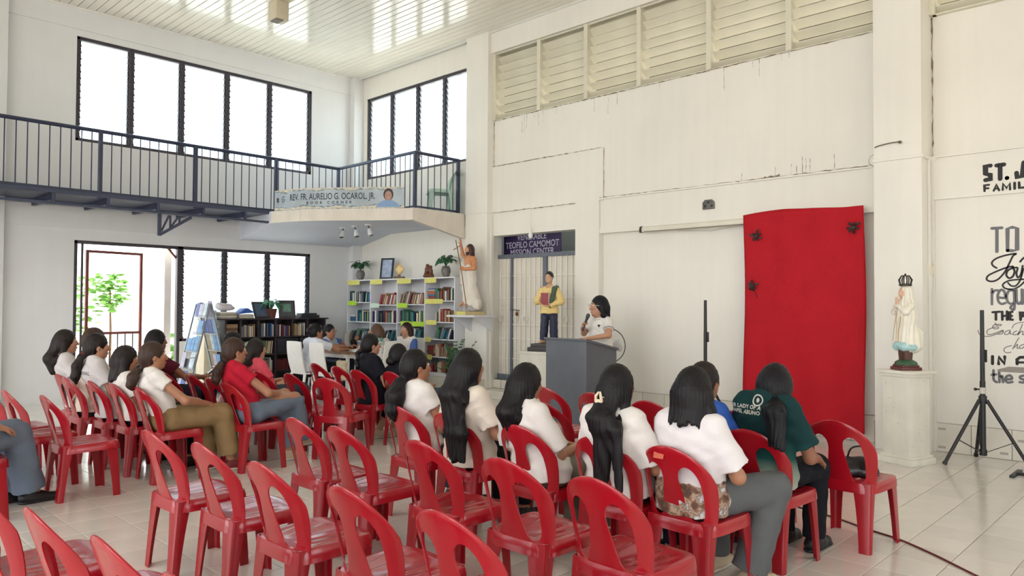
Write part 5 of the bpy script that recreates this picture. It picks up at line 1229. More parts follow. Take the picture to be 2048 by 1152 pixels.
# ---- on the white bookcase
frame('photo_frame', 'black framed photo leaning on top of the white bookcase', 8.47,11.42,1.981,.27,.40,-.16,-PI/2+.42,M('frame_black', (30,32,40), .4),M('photo_pale', (176,190,216), .3, var=.35, vs=14))
t = thing('award_plaque', 'diamond-shaped gold award plaque on a small wooden base', 'plaque', (8.44,10.98,1.981), -PI/2+.4)
MB().prism([(0,.05),(.095,.17),(0,.29),(-.095,.17)], -.012, .012, lambda u,v,d: (u,d,v)).build('plate', M('award_gold', (206,166,96), .35, .3, var=.15, vs=14), t, bevel=.004)
MB().prism([(0,.10),(.055,.17),(0,.24),(-.055,.17)], -.016, -.012, lambda u,v,d: (u,d,v)).build('inlay', M('award_cream', (232,212,160), .4), t)
MB().box((-.10,-.04,0),(.10,.04,.035)).prism([(-.02,.035),(.02,.035),(.012,.075),(-.012,.075)], -.014, .014, lambda u,v,d: (u,d,v)).build('base', M('award_wood', (110,72,52), .4), t, bevel=.004)
V, F = sdf([EL((0,0,.03),(.12,.07,.03),.02), C((-.07,0,.03),(-.05,0,.15),.045,.035,.03), EL((-.035,0,.20),(.04,.035,.045),.02), C((.07,0,.03),(.05,0,.13),.04,.03,.03), EL((.045,0,.175),(.035,.03,.04),.02), C((-.05,0,.14),(.05,0,.13),.025,None,.03), PL((0,0,-1),0)], .007, lambda X,Y,Z,D: D+.004*np.sin(70*Z)*np.sin(60*X+30*Y))
tag(link('carved_figurine', np_mesh('carved_figurine', V, F, M('figurine_wood', (112,66,48), .45, var=.2, vs=14)), None, (8.46,10.16,1.981), -PI/2), 'small carved brown figurine of two embracing figures on the white bookcase', 'figurine')
print('books', nbook[0])
# ================================================================== things on and before the cloth wall
CLOTH = M('red_cloth', (184,22,36), .75, var=.06, vs=3, bump=.3, bs=160, spec=.25)
n, m = 48, 80; V = []; F = []; rr = random.Random(3)
for i in range(m+1):
    z = .105+2.54*i/m
    for j in range(n+1):
        y = 4.315-1.425*j/n; q = j/n
        x = 8.628-.010*math.sin(7*q*PI+.8*math.sin(z*2))-.006*math.sin(19*q+z*3)-.004*math.sin(31*q-z*1.4)
        for zc in (.75,1.02,1.20,1.33,1.50,1.66,1.88,2.10,2.32): x -= .0035*math.exp(-((z-zc-.01*math.sin(9*q))/.010)**2)*(1 if q < .75 else .4)
        zz = z+(.018*math.sin(q*5)-.03*max(0, .25-q)*2 if i == m else 0)
        V.append((x, y+.012*math.sin(z*2.2+1)*(1 if j in (0,n) else .5), zz))
for i in range(m):
    for j in range(n): F.append((i*(n+1)+j, i*(n+1)+j+1, (i+1)*(n+1)+j+1, (i+1)*(n+1)+j))
o = MB().add(V,F).build('wall_cloth', CLOTH, smooth=True); md = o.modifiers.new('thickness','SOLIDIFY'); md.thickness = .005
tag(o, 'large bright red cloth hanging on the white wall from beam to floor', 'cloth')
RIB = M('ribbon_dark', (54,34,34), .6, var=.25, vs=30)
for k, (y, z, lab) in enumerate(((4.136,2.361,'dark ribbon bow pinned at the upper podium-side corner of the red cloth'),(2.994,2.388,'dark ribbon bow pinned at the upper statue-side corner of the red cloth'),(4.189,1.755,'dark ribbon bow with a trailing end, halfway down the red cloth'))):
    rr = random.Random(k+2); t = thing('ribbon_bow', lab, 'bow', (8.608,y,z)); kn = MB().obb((-.01,0,0),(.014,.016,.016)).build('knot', RIB, t, bevel=.006)
    for q in range(7):
        a = q*.9+rr.uniform(-.2,.2); L = rr.uniform(.055,.095); d = Vector((0,math.cos(a),math.sin(a))); w = Vector((0,-math.sin(a),math.cos(a)))*.014
        lp = MB(); P0 = Vector((-.012,0,0)); lp.add([P0-w*.4, P0+w*.4, P0+d*L*.6+w+Vector((-.03,0,0)), P0+d*L*.6-w+Vector((-.03,0,0)), P0+d*L+w*.5+Vector((-.008,0,0)), P0+d*L-w*.9+Vector((-.008,0,0))], [(0,1,2,3),(3,2,4,5)])
        o = lp.build('loop', RIB, t, recalc=False); md = o.modifiers.new('thickness','SOLIDIFY'); md.thickness = .003
    if k == 2: MB().tube([(-.01,-.01,-.02),(-.012,-.04,-.09),(-.01,-.06,-.15)], .004, 5).build('tail', RIB, t)
t = thing('projector_screen', 'rolled-up white projector screen case mounted under the beam, running behind the red cloth', 'screen', (8.70,0,0))
prof = [(-.04,-.035),(-.045,.0),(-.04,.03),(-.02,.045),(.0,.045),(.0,-.035)]
CASE = M('case_cream', (228,222,206), .45, var=.05, vs=5)
MB().prism(prof, 3.15, 5.84, lambda u,v,d: (u,d,2.555+v)).build('case', CASE, t, bevel=.004)
MB().prism([(-.048,-.04),(-.052,.0),(-.046,.034),(-.022,.05),(.002,.05),(.002,-.04)], 5.84, 5.875, lambda u,v,d: (u,d,2.555+v)).build('end_cap', M('cap_dark', (40,36,36), .5), t, bevel=.004)
MB().tube([(-.045,5.80,2.525),(-.045,3.2,2.525)], .005, 6).build('slot_bar', M('slot_grey', (120,112,100), .5), t)
MB().tube([(-.01,5.3,2.51),(-.005,4.8,2.475),(-.01,4.35,2.52)], .003, 5).build('cord', M('cord_grey', (160,156,150), .6), t)
t = thing('wall_bracket', 'small grey metal bracket plate on the beam above the screen case', 'bracket', (8.725,4.85,2.82))
GM = M('bracket_metal', (104,102,100), .45, .5, var=.3, vs=30)
MB().prism([(-.085,-.06),(.085,-.06),(.085,.03),(.05,.065),(-.05,.065),(-.085,.03)], -.012, 0, lambda u,v,d: (d,u,v)).build('plate', GM, t, bevel=.003)
hl = MB().tube([(-.016,0,0),(-.011,0,0)], .014, 10).mesh('hole', M('hole_dark', (40,38,38), .8))
for y, z in ((-.05,-.02),(.05,-.02),(0,.03)): link('hole', hl, t, (0,y,z))
t = thing('junction_cover', 'round white cover plate at the end of the moulding beside the pillar', 'cover', (8.695,2.80,3.125))
MB().tube([(-.002,.064*math.cos(k*.2618),.064*math.sin(k*.2618)) for k in range(24)], .0025, 5, closed=True).build('edge', CRK, t); MB().tube([(-.0,0,0),(-.014,0,0)], [.062,.058], 22).build('plate', TRIMP, t, bevel=.003)
tag(MB().tube(smoothpath([(8.69,2.79,3.18),(8.55,2.75,3.20),(8.415,2.70,3.215),(8.41,2.56,3.235),(8.408,2.46,3.235)],5), .006, 6).tube([(8.41,2.47,3.235),(8.40,2.45,3.225)], .015, 7).build('loose_wire', M('wire_dark', (110,96,84), .7), smooth=True), 'loose dark wire sticking out of the round cover onto the pillar', 'wire')
t = thing('wall_switch', 'small cream switch box on the edge of the pillar above the pedestal', 'switch', (8.66,2.245,1.91))
MB().box((-.03,-.022,-.055),(.03,.0,.055)).build('box', M('switch_cream', (230,220,190), .4), t, bevel=.005); MB().box((-.012,-.028,-.02),(.012,-.02,.02)).build('rocker', TRIMP, t, bevel=.002)
MB().tube([(0,-.01,-.055),(.01,-.008,-.20),(.03,-.005,-.30)], .005, 6).build('cable', TRIMP, t)
# hanging bulb
t = thing('light_bulb', 'bare white light bulb hanging before the dark sign over the gate', 'bulb', (8.66,7.92,2.665))
MB().tube([(0,0,.05),(.0,.01,.22),(.045,.02,.375)], .006, 6).build('cord', TRIMP, t); MB().lathe([(.018,.0),(.02,.03),(.015,.06)], 12).build('socket', TRIMP, t, smooth=True)
MB().lathe([(.0005,-.115),(.022,-.105),(.037,-.075),(.036,-.05),(.022,-.02),(.017,.0)], 16).build('globe', M('bulb_glass', (238,238,240), .15, coat=.5), t, smooth=True)
# mission-centre sign
PURP = M('sign_purple', (52,34,78), .5, var=.06, vs=4); SIL = M('sign_letters', (178,176,196), .45)
t = thing('sign_board', 'dark purple sign board with pale lettering above the white gate', 'sign', (9.08,8.285,2.545))
MB().box((0,-.635,-.215),(.02,.635,.215)).build('board', PURP, t, bevel=.003)
for tx, z, s in (('VENERABLE',.088,.146),('TEOFILO CAMOMOT',-.040,.146),('MISSION CENTER',-.165,.146)): text_on('lettering', tx, s, SIL, t, lambda u,v,d,z=z: (-d,-u*.86-.01,z+v), .004, bold=.002)
# painted lettering
INKB = M('paint_black', (34,32,34), .6, var=.15, vs=20); INKG = M('paint_grey', (112,112,116), .6, var=.12, vs=20); INKS = M('paint_soft_grey', (120,118,118), .6)
LETTERS = [('B',0.0414,0,[(1.711,2.932),(1.754,2.931),(1.754,2.855),(1.712,2.839),(1.712,2.797),(1.755,2.791)]),('B',0.041,0,[(1.658,2.927),(1.596,2.929)]),('B',0.0411,0,[(1.628,2.926),(1.629,2.789)]),('B',0.0393,0,[(1.571,2.793),(1.571,2.79)]),('B',0.0404,0,[(1.491,2.833),(1.487,2.792),(1.44,2.792),(1.431,2.928)]),('B',0.0216,0,[(1.764,2.681),(1.764,2.739),(1.726,2.74)]),('B',0.0199,0,[(1.762,2.707),(1.73,2.706)]),('B',0.0214,0,[(1.684,2.677),(1.662,2.734),(1.639,2.676)]),('B',0.0181,0,[(1.673,2.695),(1.649,2.696)]),('B',0.0213,0,[(1.608,2.677),(1.604,2.738),(1.575,2.689),(1.549,2.737),(1.546,2.675)]),('B',0.0244,0,[(1.508,2.736),(1.508,2.678)]),('B',0.0227,0,[(1.471,2.736),(1.469,2.682),(1.428,2.683)]),('G',0.0292,0,[(1.711,2.303),(1.626,2.303)]),('G',0.0307,0,[(1.668,2.297),(1.67,2.067)]),('G',0.0303,0,[(1.58,2.073),(1.578,2.291),(1.538,2.302),(1.498,2.289),(1.5,2.076),(1.54,2.07),(1.58,2.073)]),('K',0.0174,1,[(1.674,1.902),(1.706,1.928),(1.713,1.96),(1.682,1.994),(1.623,2.019),(1.558,2.034),(1.509,2.038),(1.535,2.016),(1.565,1.948),(1.603,1.863),(1.66,1.791),(1.714,1.768),(1.759,1.785),(1.749,1.825),(1.695,1.858),(1.635,1.886),(1.577,1.908),(1.536,1.914)]),('K',0.0188,1,[(1.536,1.899),(1.577,1.876),(1.592,1.831),(1.569,1.798),(1.537,1.816),(1.523,1.864),(1.536,1.906)]),('K',0.0173,1,[(1.53,1.899),(1.498,1.898),(1.507,1.843),(1.495,1.803),(1.47,1.835),(1.455,1.917)]),('K',0.0158,1,[(1.45,1.889),(1.473,1.787),(1.508,1.726),(1.549,1.72),(1.578,1.751)]),('K',0.016,1,[(1.442,1.785),(1.566,1.774),(1.622,1.735),(1.602,1.697),(1.538,1.689),(1.48,1.719),(1.439,1.766)]),('K',0.0186,1,[(1.475,1.958),(1.455,1.985),(1.432,2.005)]),('G',0.0238,1,[(1.716,1.691),(1.717,1.538)]),('G',0.0238,1,[(1.715,1.642),(1.694,1.675),(1.665,1.677)]),('G',0.0237,1,[(1.661,1.607),(1.605,1.605),(1.612,1.668),(1.642,1.681),(1.666,1.629),(1.661,1.568),(1.635,1.542),(1.602,1.551)]),('G',0.0235,1,[(1.532,1.671),(1.568,1.676),(1.591,1.62),(1.58,1.56),(1.548,1.543),(1.529,1.56)]),('G',0.0234,1,[(1.528,1.684),(1.526,1.508),(1.541,1.487),(1.559,1.504),(1.544,1.534)]),('G',0.0233,1,[(1.509,1.684),(1.508,1.577),(1.49,1.543),(1.468,1.568)]),('G',0.0233,1,[(1.464,1.684),(1.463,1.543)]),('G',0.0232,1,[(1.439,1.683),(1.44,1.543)]),('K',0.0219,0,[(1.712,1.458),(1.649,1.464)]),('K',0.0238,0,[(1.683,1.453),(1.684,1.384)]),('K',0.0236,0,[(1.63,1.464),(1.629,1.385)]),('K',0.0235,0,[(1.589,1.467),(1.59,1.385)]),('K',0.0217,0,[(1.629,1.421),(1.592,1.425)]),('K',0.0235,0,[(1.545,1.464),(1.567,1.462),(1.568,1.384),(1.543,1.386)]),('K',0.0198,0,[(1.566,1.422),(1.547,1.424)]),('K',0.0232,0,[(1.477,1.385),(1.476,1.462),(1.448,1.458),(1.447,1.424),(1.473,1.419)]),('S',0.0082,1,[(1.692,1.352),(1.678,1.329),(1.648,1.324),(1.638,1.334),(1.659,1.338),(1.696,1.333),(1.713,1.311),(1.697,1.291),(1.663,1.299),(1.67,1.312),(1.704,1.305),(1.749,1.284),(1.763,1.253),(1.746,1.232),(1.697,1.246),(1.652,1.269),(1.623,1.281)]),('S',0.0082,1,[(1.84,1.273),(1.833,1.242),(1.81,1.221),(1.757,1.214),(1.705,1.228),(1.652,1.256),(1.623,1.274),(1.63,1.248),(1.667,1.238)]),('S',0.0081,1,[(1.564,1.283),(1.597,1.271),(1.612,1.244),(1.586,1.239),(1.563,1.272),(1.565,1.246),(1.55,1.244)]),('S',0.0081,1,[(1.51,1.277),(1.535,1.26),(1.538,1.238),(1.507,1.243),(1.489,1.269)]),('S',0.0081,1,[(1.5,1.235),(1.478,1.295),(1.461,1.345)]),('S',0.008,1,[(1.494,1.244),(1.471,1.274),(1.458,1.27),(1.462,1.24),(1.442,1.25)]),('S',0.0072,1,[(1.546,1.302),(1.535,1.332),(1.499,1.355),(1.434,1.366)]),('S',0.0082,1,[(1.555,1.13),(1.602,1.111),(1.618,1.08),(1.599,1.058),(1.559,1.065)]),('S',0.0081,1,[(1.493,1.208),(1.518,1.157),(1.545,1.096)]),('S',0.0081,1,[(1.533,1.11),(1.504,1.145),(1.508,1.107),(1.49,1.109)]),('S',0.0081,1,[(1.45,1.147),(1.479,1.133),(1.488,1.109),(1.465,1.108),(1.443,1.135)]),('K',0.0275,0,[(1.716,1.015),(1.717,0.941)]),('K',0.0272,0,[(1.664,0.942),(1.663,1.011),(1.614,0.947),(1.612,1.018)]),('K',0.0269,0,[(1.509,0.951),(1.509,0.996),(1.484,1.018),(1.437,1.021)]),('K',0.0214,0,[(1.509,0.966),(1.438,0.97)]),('G',0.0238,1,[(1.709,0.876),(1.708,0.785),(1.682,0.759)]),('G',0.0219,1,[(1.724,0.829),(1.687,0.837)]),('G',0.0237,1,[(1.661,0.875),(1.659,0.761)]),('G',0.0236,1,[(1.658,0.802),(1.637,0.823),(1.628,0.763)]),('G',0.0235,1,[(1.606,0.792),(1.554,0.803),(1.568,0.834),(1.597,0.823),(1.608,0.788),(1.59,0.763),(1.55,0.772)]),('G',0.0232,1,[(1.449,0.842),(1.482,0.831),(1.482,0.81),(1.453,0.799),(1.454,0.774),(1.489,0.774)])]
for col, w, sm, pts in LETTERS:
    xw = 8.7195 if col == 'B' else 8.7595; mb = MB()
    p2 = smoothpath(pts, 5) if sm else pts
    stroke_mb(mb, [(-p[0], p[1]) for p in p2], w, lambda u,v,d: (xw-d,-u,v), .0012)
    mb.build('painted_stroke', {'B':INKB,'K':INKB,'G':INKG,'S':INKS}[col], wall_right, recalc=False)
# ---- banner along the gallery edge
ed = [Vector(p) for p in smoothpath([(6.26,11.52),(6.406,10.974),(6.712,10.482),(7.112,9.97),(7.44,9.55)], 8)]
cl_ = [0]
for p, q in zip(ed, ed[1:]): cl_.append(cl_[-1]+(q-p).length)
BL = cl_[-1]
def bfn(u, v, d=0):
    u = min(max(u, 0), BL)
    i = min(max(next((k for k in range(len(cl_)) if cl_[k] >= u), len(cl_)-1), 1), len(cl_)-1); t_ = (u-cl_[i-1])/(cl_[i]-cl_[i-1]); p = ed[i-1].lerp(ed[i], t_); dr = (ed[i]-ed[i-1]).normalized(); nn = Vector((-abs(dr.y), -abs(dr.x)))
    return (p.x+nn.x*(.03+d), p.y+nn.y*(.03+d), 3.06+v)
BAN = M('banner_print', (178,190,198), .55, var=.16, vs=3, bump=.05, bs=10); BTORN = M('banner_torn', (212,206,188), .6, var=.25, vs=14); BSH = M('banner_edge', (128,146,158), .6)
t = thing('banner', 'pale grey printed banner with dark lettering along the upstairs slab edge', 'banner', (0,0,0))
V = []; F = []; K = 40
for i in range(K+1):
    for z in (.0,.335): V += [bfn(BL*i/K, z), bfn(BL*i/K, z, -.006)]
for i in range(K): a = 4*i; F += [(a,a+4,a+6,a+2),(a+1,a+3,a+7,a+5),(a+2,a+6,a+7,a+3),(a,a+1,a+5,a+4)]
MB().add(V,F).build('sheet', BAN, t, smooth=False)
rr = random.Random(11)
for z0, sg in ((.335,-1),(0,1)):
    for mt, k0, dd in ((BSH,1.35,.001),(BTORN,1.0,.002)):
        mb = MB(); N_ = 70; hs_ = [rr.uniform(.010,.038)+.03*max(0, math.sin(i*.35+sg)) for i in range(N_+1)]; vs = []
        for i in range(N_+1): u = BL*i/N_; vs += [bfn(u, z0, dd), bfn(u, z0+sg*hs_[i]*k0*.9, dd)]
        mb.add(vs, [(2*i,2*i+2,2*i+3,2*i+1) for i in range(N_)]).build('torn_border', mt, t, recalc=False)
BINK = M('banner_ink', (40,46,66), .5)
cu = BL*.475
me1 = text_mesh('REV. FR. AURELIO G. OCAROL, JR.', .148, bold=.0015); wd1 = max(v.co.x for v in me1.vertices)-min(v.co.x for v in me1.vertices); sc_ = BL*.635/wd1
for v in me1.vertices: v.co = bfn(cu+v.co.x*sc_, .190+v.co.y*1.0, .004)
me1.materials.clear(); me1.materials.append(BINK); link('lettering', me1, t)
me2 = text_mesh('BOOK CORNER', .060, spacing=2.0, bold=.0015); wd2 = max(v.co.x for v in me2.vertices)-min(v.co.x for v in me2.vertices); sc_ = BL*.33/wd2
for v in me2.vertices: v.co = bfn(cu-.03+v.co.x*sc_, .092+v.co.y, .004)
me2.materials.clear(); me2.materials.append(BINK); link('lettering', me2, t)
def blob(name, u, v, ru, rv, mt, d, fn_=None, pts=None):
    P = pts or [(ru*math.cos(2*PI*k/22), rv*math.sin(2*PI*k/22)) for k in range(22)]
    MB().add([bfn(u+a, v+b, d) for a, b in P], [tuple(range(len(P)))]).build(name, mt, t, recalc=False)
pu = BL*.885
blob('portrait_shirt', pu, .0, 0, 0, M('print_blue', (128,160,200), .5), .005, pts=[(-.20,.012),(-.16,.075),(-.06,.125),(.06,.125),(.15,.075),(.20,.012)])
blob('portrait_hair', pu+.005, .215, .082, .100, M('print_hair', (50,42,46), .5), .006)
blob('portrait_face', pu+.005, .192, .058, .080, M('print_skin', (178,134,118), .5), .0075)
blob('portrait_smile', pu+.005, .158, .022, .007, M('print_smile', (206,160,148), .5), .009)
for s in (-1,1): blob('portrait_eye', pu+.005+s*.023, .205, .009, .004, BINK, .009)
blob('emblem', BL*.035, .165, .030, .042, M('print_brown', (84,66,62), .5), .004, pts=[(-.03,.03),(0,.05),(.03,.03),(.02,-.005),(.03,-.04),(0,-.03),(-.03,-.04),(-.02,-.005)])
mb = MB(); stroke_mb(mb, smoothpath([(.03,.045),(-.005,.05),(-.03,.02),(-.025,-.025),(.0,-.04),(.025,-.02),(.022,.005),(.0,.003)],4), .013, lambda u,v,d: bfn(BL*.092+u, .17+v, .004)); mb.build('emblem', M('print_emblem_blue', (70,96,140), .5), t, recalc=False)
for k in range(2): mb = MB(); stroke_mb(mb, [(-.035,0),(.035,0)], .007, lambda u,v,d: bfn(BL*(.035+.057*k)+u, .10+v, .004)); mb.build('emblem_caption', BSH, t, recalc=False)
# ---- spotlights under the slab, box on the ceiling
t0 = None
SPM = M('spot_white', (226,226,228), .35); SPD = M('spot_dark', (70,66,66), .4)
for k, (y, dx, lab) in enumerate(((11.29,.05,'small white spotlight under the gallery slab, closest to the windows'),(10.91,.0,'middle one of the three white spotlights under the gallery slab'),(10.52,-.02,'small white spotlight under the gallery slab, closest to the statue'))):
    t = thing('spotlight', lab, 'lamp', (7.42,y,2.862), 0, 'spotlights under the gallery slab')
    MB().tube([(0,0,0),(0,0,-.022)], [.06,.055], 16).build('mount', SPM, t, smooth=True, ang=40)
    MB().tube([(0,0,-.02),(.02,0,-.075)], .012, 8).build('arm', SPD, t, smooth=True)
    MB().tube([(.02,0,-.07),(.02-dx*.4,-.01,-.12),(.02-dx,-.03,-.185)], [.028,.042,.05], 14).build('head', SPM, t, smooth=True, ang=40)
    MB().tube([(.02-dx,-.03,-.184),(.02-dx*1.02,-.031,-.188)], .042, 14).build('lens', SPD, t)
t = thing('ceiling_box', 'grey beige box hanging from the plank ceiling with a strip behind it', 'fixture', (5.6,10.3,6.055))
BXB = M('box_beige', (214,204,180), .5, var=.06, vs=6)
MB().box((-.105,-.115,-.28),(.105,.115,-.012)).build('housing', BXB, t, bevel=.005); MB().box((-.08,-.09,-.295),(.03,.09,-.28)).build('opening', M('box_slot', (120,112,100), .6), t)
MB().box((-.105,-3.5,-.012),(.105,.115,.0)).build('strip', BXB, t)
# ---- stand fan behind the podium
t = thing('stand_fan', 'white stand fan with a thin black rim, half hidden by the speaker and podium', 'fan', (8.34,6.12,0), 0)
FW = M('fan_white', (232,232,230), .4); FB = M('fan_black', (30,30,32), .4); fc = Vector((-.06,0,.958)); U = Vector((.35,-.94,0)).normalized(); Nf = Vector((-.94,-.35,0))
circ = lambda r, d, n=36: [fc+Nf*d+U*(r*math.cos(2*PI*k/n))+Vector((0,0,r*math.sin(2*PI*k/n))) for k in range(n)]
MB().tube(circ(.235,0), .006, 6, closed=True).build('rim', FB, t, smooth=True)
gw = MB()
for k in range(40):
    a = 2*PI*k/40; e = U*math.cos(a)+Vector((0,0,math.sin(a))); gw.tube([fc+Nf*.075+e*.05, fc+Nf*.065+e*.14, fc+e*.235], .0016, 4)
gw.tube(circ(.15,.062), .002, 4, closed=True); gw.build('guard', FW, t)
MB().tube([fc+Nf*.085, fc+Nf*.06], .05, 16).build('badge', FW, t)
for k in range(3):
    V = []
    for r, a0, a1 in ((.04,-.35,.35),(.11,-.55,.5),(.18,-.45,.55),(.20,-.2,.4)):
        for a, dd in ((a0,-.02),(a1,.03)): q = 2*PI*k/3+a; V.append(fc+Nf*dd+U*(r*math.cos(q))+Vector((0,0,r*math.sin(q))))
    o = MB().add(V, [(0,1,3,2),(2,3,5,4),(4,5,7,6)]).build('blade', FW, t, smooth=True); md = o.modifiers.new('thickness','SOLIDIFY'); md.thickness = .003
MB().tube([fc-Nf*.03, fc-Nf*.16], [.06,.05], 14).build('motor', FW, t, smooth=True, ang=40)
MB().tube([(.06,.02,.95),(.06,.02,.03)], .016, 10).build('pole', FW, t, smooth=True); MB().lathe([(.19,0),(.19,.02),(.05,.045),(.02,.06)], 24, c=(.06,.02,.136)).build('base', FW, t, smooth=True, ang=40)
t.location.z = 0
# ---- speaker stands
STB = M('stand_black', (30,30,33), .42, var=.1, vs=10); STC = M('stand_collar', (206,200,190), .4)
def tripod(label, x, y, rz, hgt):
    t = thing('speaker_stand', label, 'stand', (x,y,0), rz)
    MB().tube([(0,0,.09),(0,0,.80)], [.026,.024], 12).build('lower_tube', STB, t, smooth=True, ang=50); MB().tube([(0,0,.74),(0,0,hgt-.38)], .0205, 12).build('pole', STB, t, smooth=True, ang=50); MB().tube([(0,0,hgt-.40),(0,0,hgt)], [.0195,.0175], 12).build('upper_tube', STB, t, smooth=True, ang=50)
    MB().tube([(0,0,.68),(0,0,.74)], .029, 12).build('collar', STC, t); MB().tube([(0,0,.585),(0,0,.66)], .036, 12).build('hub', STB, t, bevel=.004); MB().tube([(0,0,.09),(0,0,.15)], .034, 12).build('foot_hub', STB, t, bevel=.004)
    MB().tube([(0,0,.72),(.045,-.02,.72)], .007, 8).lathe([(.006,-.014),(.016,-.006),(.016,.006),(.006,.014)], 10, c=(.055,-.024,.72)).build('knob', STB, t, smooth=True)
    MB().box((-.042,-.012,hgt-.50),(-.024,.012,hgt-.38)).build('clamp', STB, t, bevel=.003)
    for k in range(3):
        a = 2*PI*k/3; e = Vector((math.cos(a),math.sin(a),0)); P0 = e*.035+Vector((0,0,.62)); P1 = e*.40+Vector((0,0,.02))
        l = MB().tube([P0,P1], .016, 10).build('leg', STB, t, smooth=True, ang=50); MB().tube([P1+(P0-P1)*.03, P1-(P0-P1)*.01], .021, 10).build('rubber_foot', STB, l)
        MB().bar(e*.03+Vector((0,0,.125)), P0.lerp(P1,.62), .022, .006).build('brace', STB, t)
    return t
tripod('black tripod speaker stand without a speaker, before the lettered wall', 8.30,1.71,2.45,1.48)
tripod('black tripod speaker stand behind the audience, before the blank white wall', 8.05,4.52,1.6,1.575)
# ---- pedestal and the robed statue
PED = M('pedestal_paint', (230,226,212), .5, var=.07, vs=5, streak=.05)
PR_ = math.radians(-20); pc = Vector((7.90,2.27,0))
t = thing('pedestal', 'square cream pedestal with moulded top and base, under the crowned statue', 'pedestal', pc, PR_)
MB().box((-.145,-.145,.07),(.145,.145,.85)).build('shaft', PED, t, bevel=.004); MB().box((-.18,-.18,0),(.18,.18,.06)).box((-.165,-.165,.06),(.165,.165,.085)).build('base', PED, t, bevel=.006); MB().box((-.165,-.165,.835),(.165,.165,.865)).box((-.19,-.19,.865),(.19,.19,.895)).build('top_slab', PED, t, bevel=.006)
rr = random.Random(2); ch = MB()
for k in range(6): ch.obb((-.1452,rr.uniform(-.12,.12),rr.uniform(.12,.8)),(.0006,.0025,.003)); ch.obb((rr.uniform(-.12,.12),-.1452,rr.uniform(.12,.8)),(.003,.0006,.0025))
ch.build('chips', M('chip_dark', (96,84,70), .8), t)
SWHT = M('statue_white', (238,232,216), .35, var=.05, vs=10, coat=.2); SGOLD = M('statue_gold', (178,140,70), .35, .6); SBLUE = M('statue_cloud', (176,216,218), .35, var=.15, vs=20); SGRN = M('statue_green', (52,92,62), .4, var=.2, vs=20); SBRN = M('statue_brown', (84,54,42), .4, var=.15, vs=14); SFACE = M('statue_skin', (222,176,150), .4)
t = thing('crowned_statue', 'white robed statue with praying hands and a dark crown on the cream pedestal', 'statue', (pc.x,pc.y,.895), PI-.75)
MB().prism([(-.10,-.10),(.10,-.10),(.12,-.05),(.12,.05),(.10,.10),(-.10,.10),(-.12,.05),(-.12,-.05)], 0, .03, lambda u,v,d: (u,v,d)).prism([(-.085,-.085),(.085,-.085),(.10,0),(.085,.085),(-.085,.085),(-.10,0)], .03, .05, lambda u,v,d: (u,v,d)).build('plinth', M('plinth_red', (96,44,40), .4), t, bevel=.004)
V, F = sdf([EL((0,0,.055),(.10,.10,.055),.02), PL((0,0,-1),-.045)], .007, lambda X,Y,Z,D: D+.004*np.sin(60*X)*np.sin(70*Y)); link('mound', np_mesh('mound', V, F, SGRN), t)
V, F = sdf([C((0,0,.09),(0,0,.20),.055,.065,.02), C((.02,.03,.1),(.03,.04,.2),.02,.02,.01), C((.03,-.02,.1),(.035,-.03,.2),.02,.02,.01)], .007, lambda X,Y,Z,D: D+.004*np.sin(90*Y+10*X)); link('trunk', np_mesh('trunk', V, F, SBRN), t)
V, F = sdf([EL((.055,.05,.225),(.04,.042,.042),.035), EL((.065,-.035,.225),(.042,.045,.042),.035), EL((-.02,.08,.225),(.045,.042,.04),.035), EL((-.04,-.07,.225),(.05,.045,.042),.035), EL((-.05,0,.22),(.06,.06,.05),.02), EL((.03,0,.25),(.07,.08,.04),.02)], .007); link('cloud', np_mesh('cloud', V, F, SBLUE), t)
def folds(f, a): return lambda X,Y,Z,D: D+a*np.sin(f*np.arctan2(Y,X+.001)+2.5*np.sin(7*Z))
V, F = sdf([C((-.015,0,.26),(-.01,0,.50),.098,.080,.03,1.05), C((-.01,0,.50),(-.01,0,.63),.085,.075,.03,1.15), C((-.01,0,.63),(-.005,0,.73),.07,.058,.03), EL((-.01,0,.755),(.066,.060,.075),.03), C((-.06,.03,.25),(-.09,.03,.34),.08,.06,.04), EL((.075,0,.735),(.05,.045,.075),.012,None,'sub')], .0065, folds(13,.005)); link('robe', np_mesh('robe', V, F, SWHT), t)
V, F = sdf([C((.0,.085,.62),(.055,.085,.56),.034,.03,.02), C((.055,.085,.56),(.085,.02,.62),.028,.022,.02), C((.0,-.085,.62),(.055,-.085,.56),.034,.03,.02), C((.055,-.085,.56),(.085,-.02,.62),.028,.022,.02)], .0065, folds(15,.002)); link('sleeves', np_mesh('sleeves', V, F, SWHT), t)
V, F = sdf([EL((.012,0,.75),(.050,.044,.062),.02), C((.058,0,.748),(.066,0,.735),.006,.009,.01), C((.01,0,.70),(.0,0,.66),.03,.035,.02), C((.085,.006,.61),(.092,.004,.70),.011,.008,.008), C((.085,-.006,.61),(.092,-.004,.70),.011,.008,.008), C((.08,.010,.60),(.088,.012,.67),.009,.007,.006), C((.08,-.010,.60),(.088,-.012,.67),.009,.007,.006)], .005); link('face_and_hands', np_mesh('face_and_hands', V, F, SFACE), t)
tr = MB().tube([(.075,.045,.52),(.10,.045,.38),(.108,.05,.27)], .004, 5).tube([(.075,-.03,.55),(.10,-.03,.40),(.112,-.03,.28)], .003, 5); tr.build('gold_trim', SGOLD, t, smooth=True)
cr = MB().tube([(.048*math.cos(2*PI*k/16),.048*math.sin(2*PI*k/16),.825) for k in range(16)], .012, 6, closed=True)
for k in range(8): a = PI/4*k; cr.tube([(.048*math.cos(a),.048*math.sin(a),.825),(.060*math.cos(a),.060*math.sin(a),.875),(.035*math.cos(a),.035*math.sin(a),.915),(0,0,.915)], [.006,.007,.005,.004], 6)
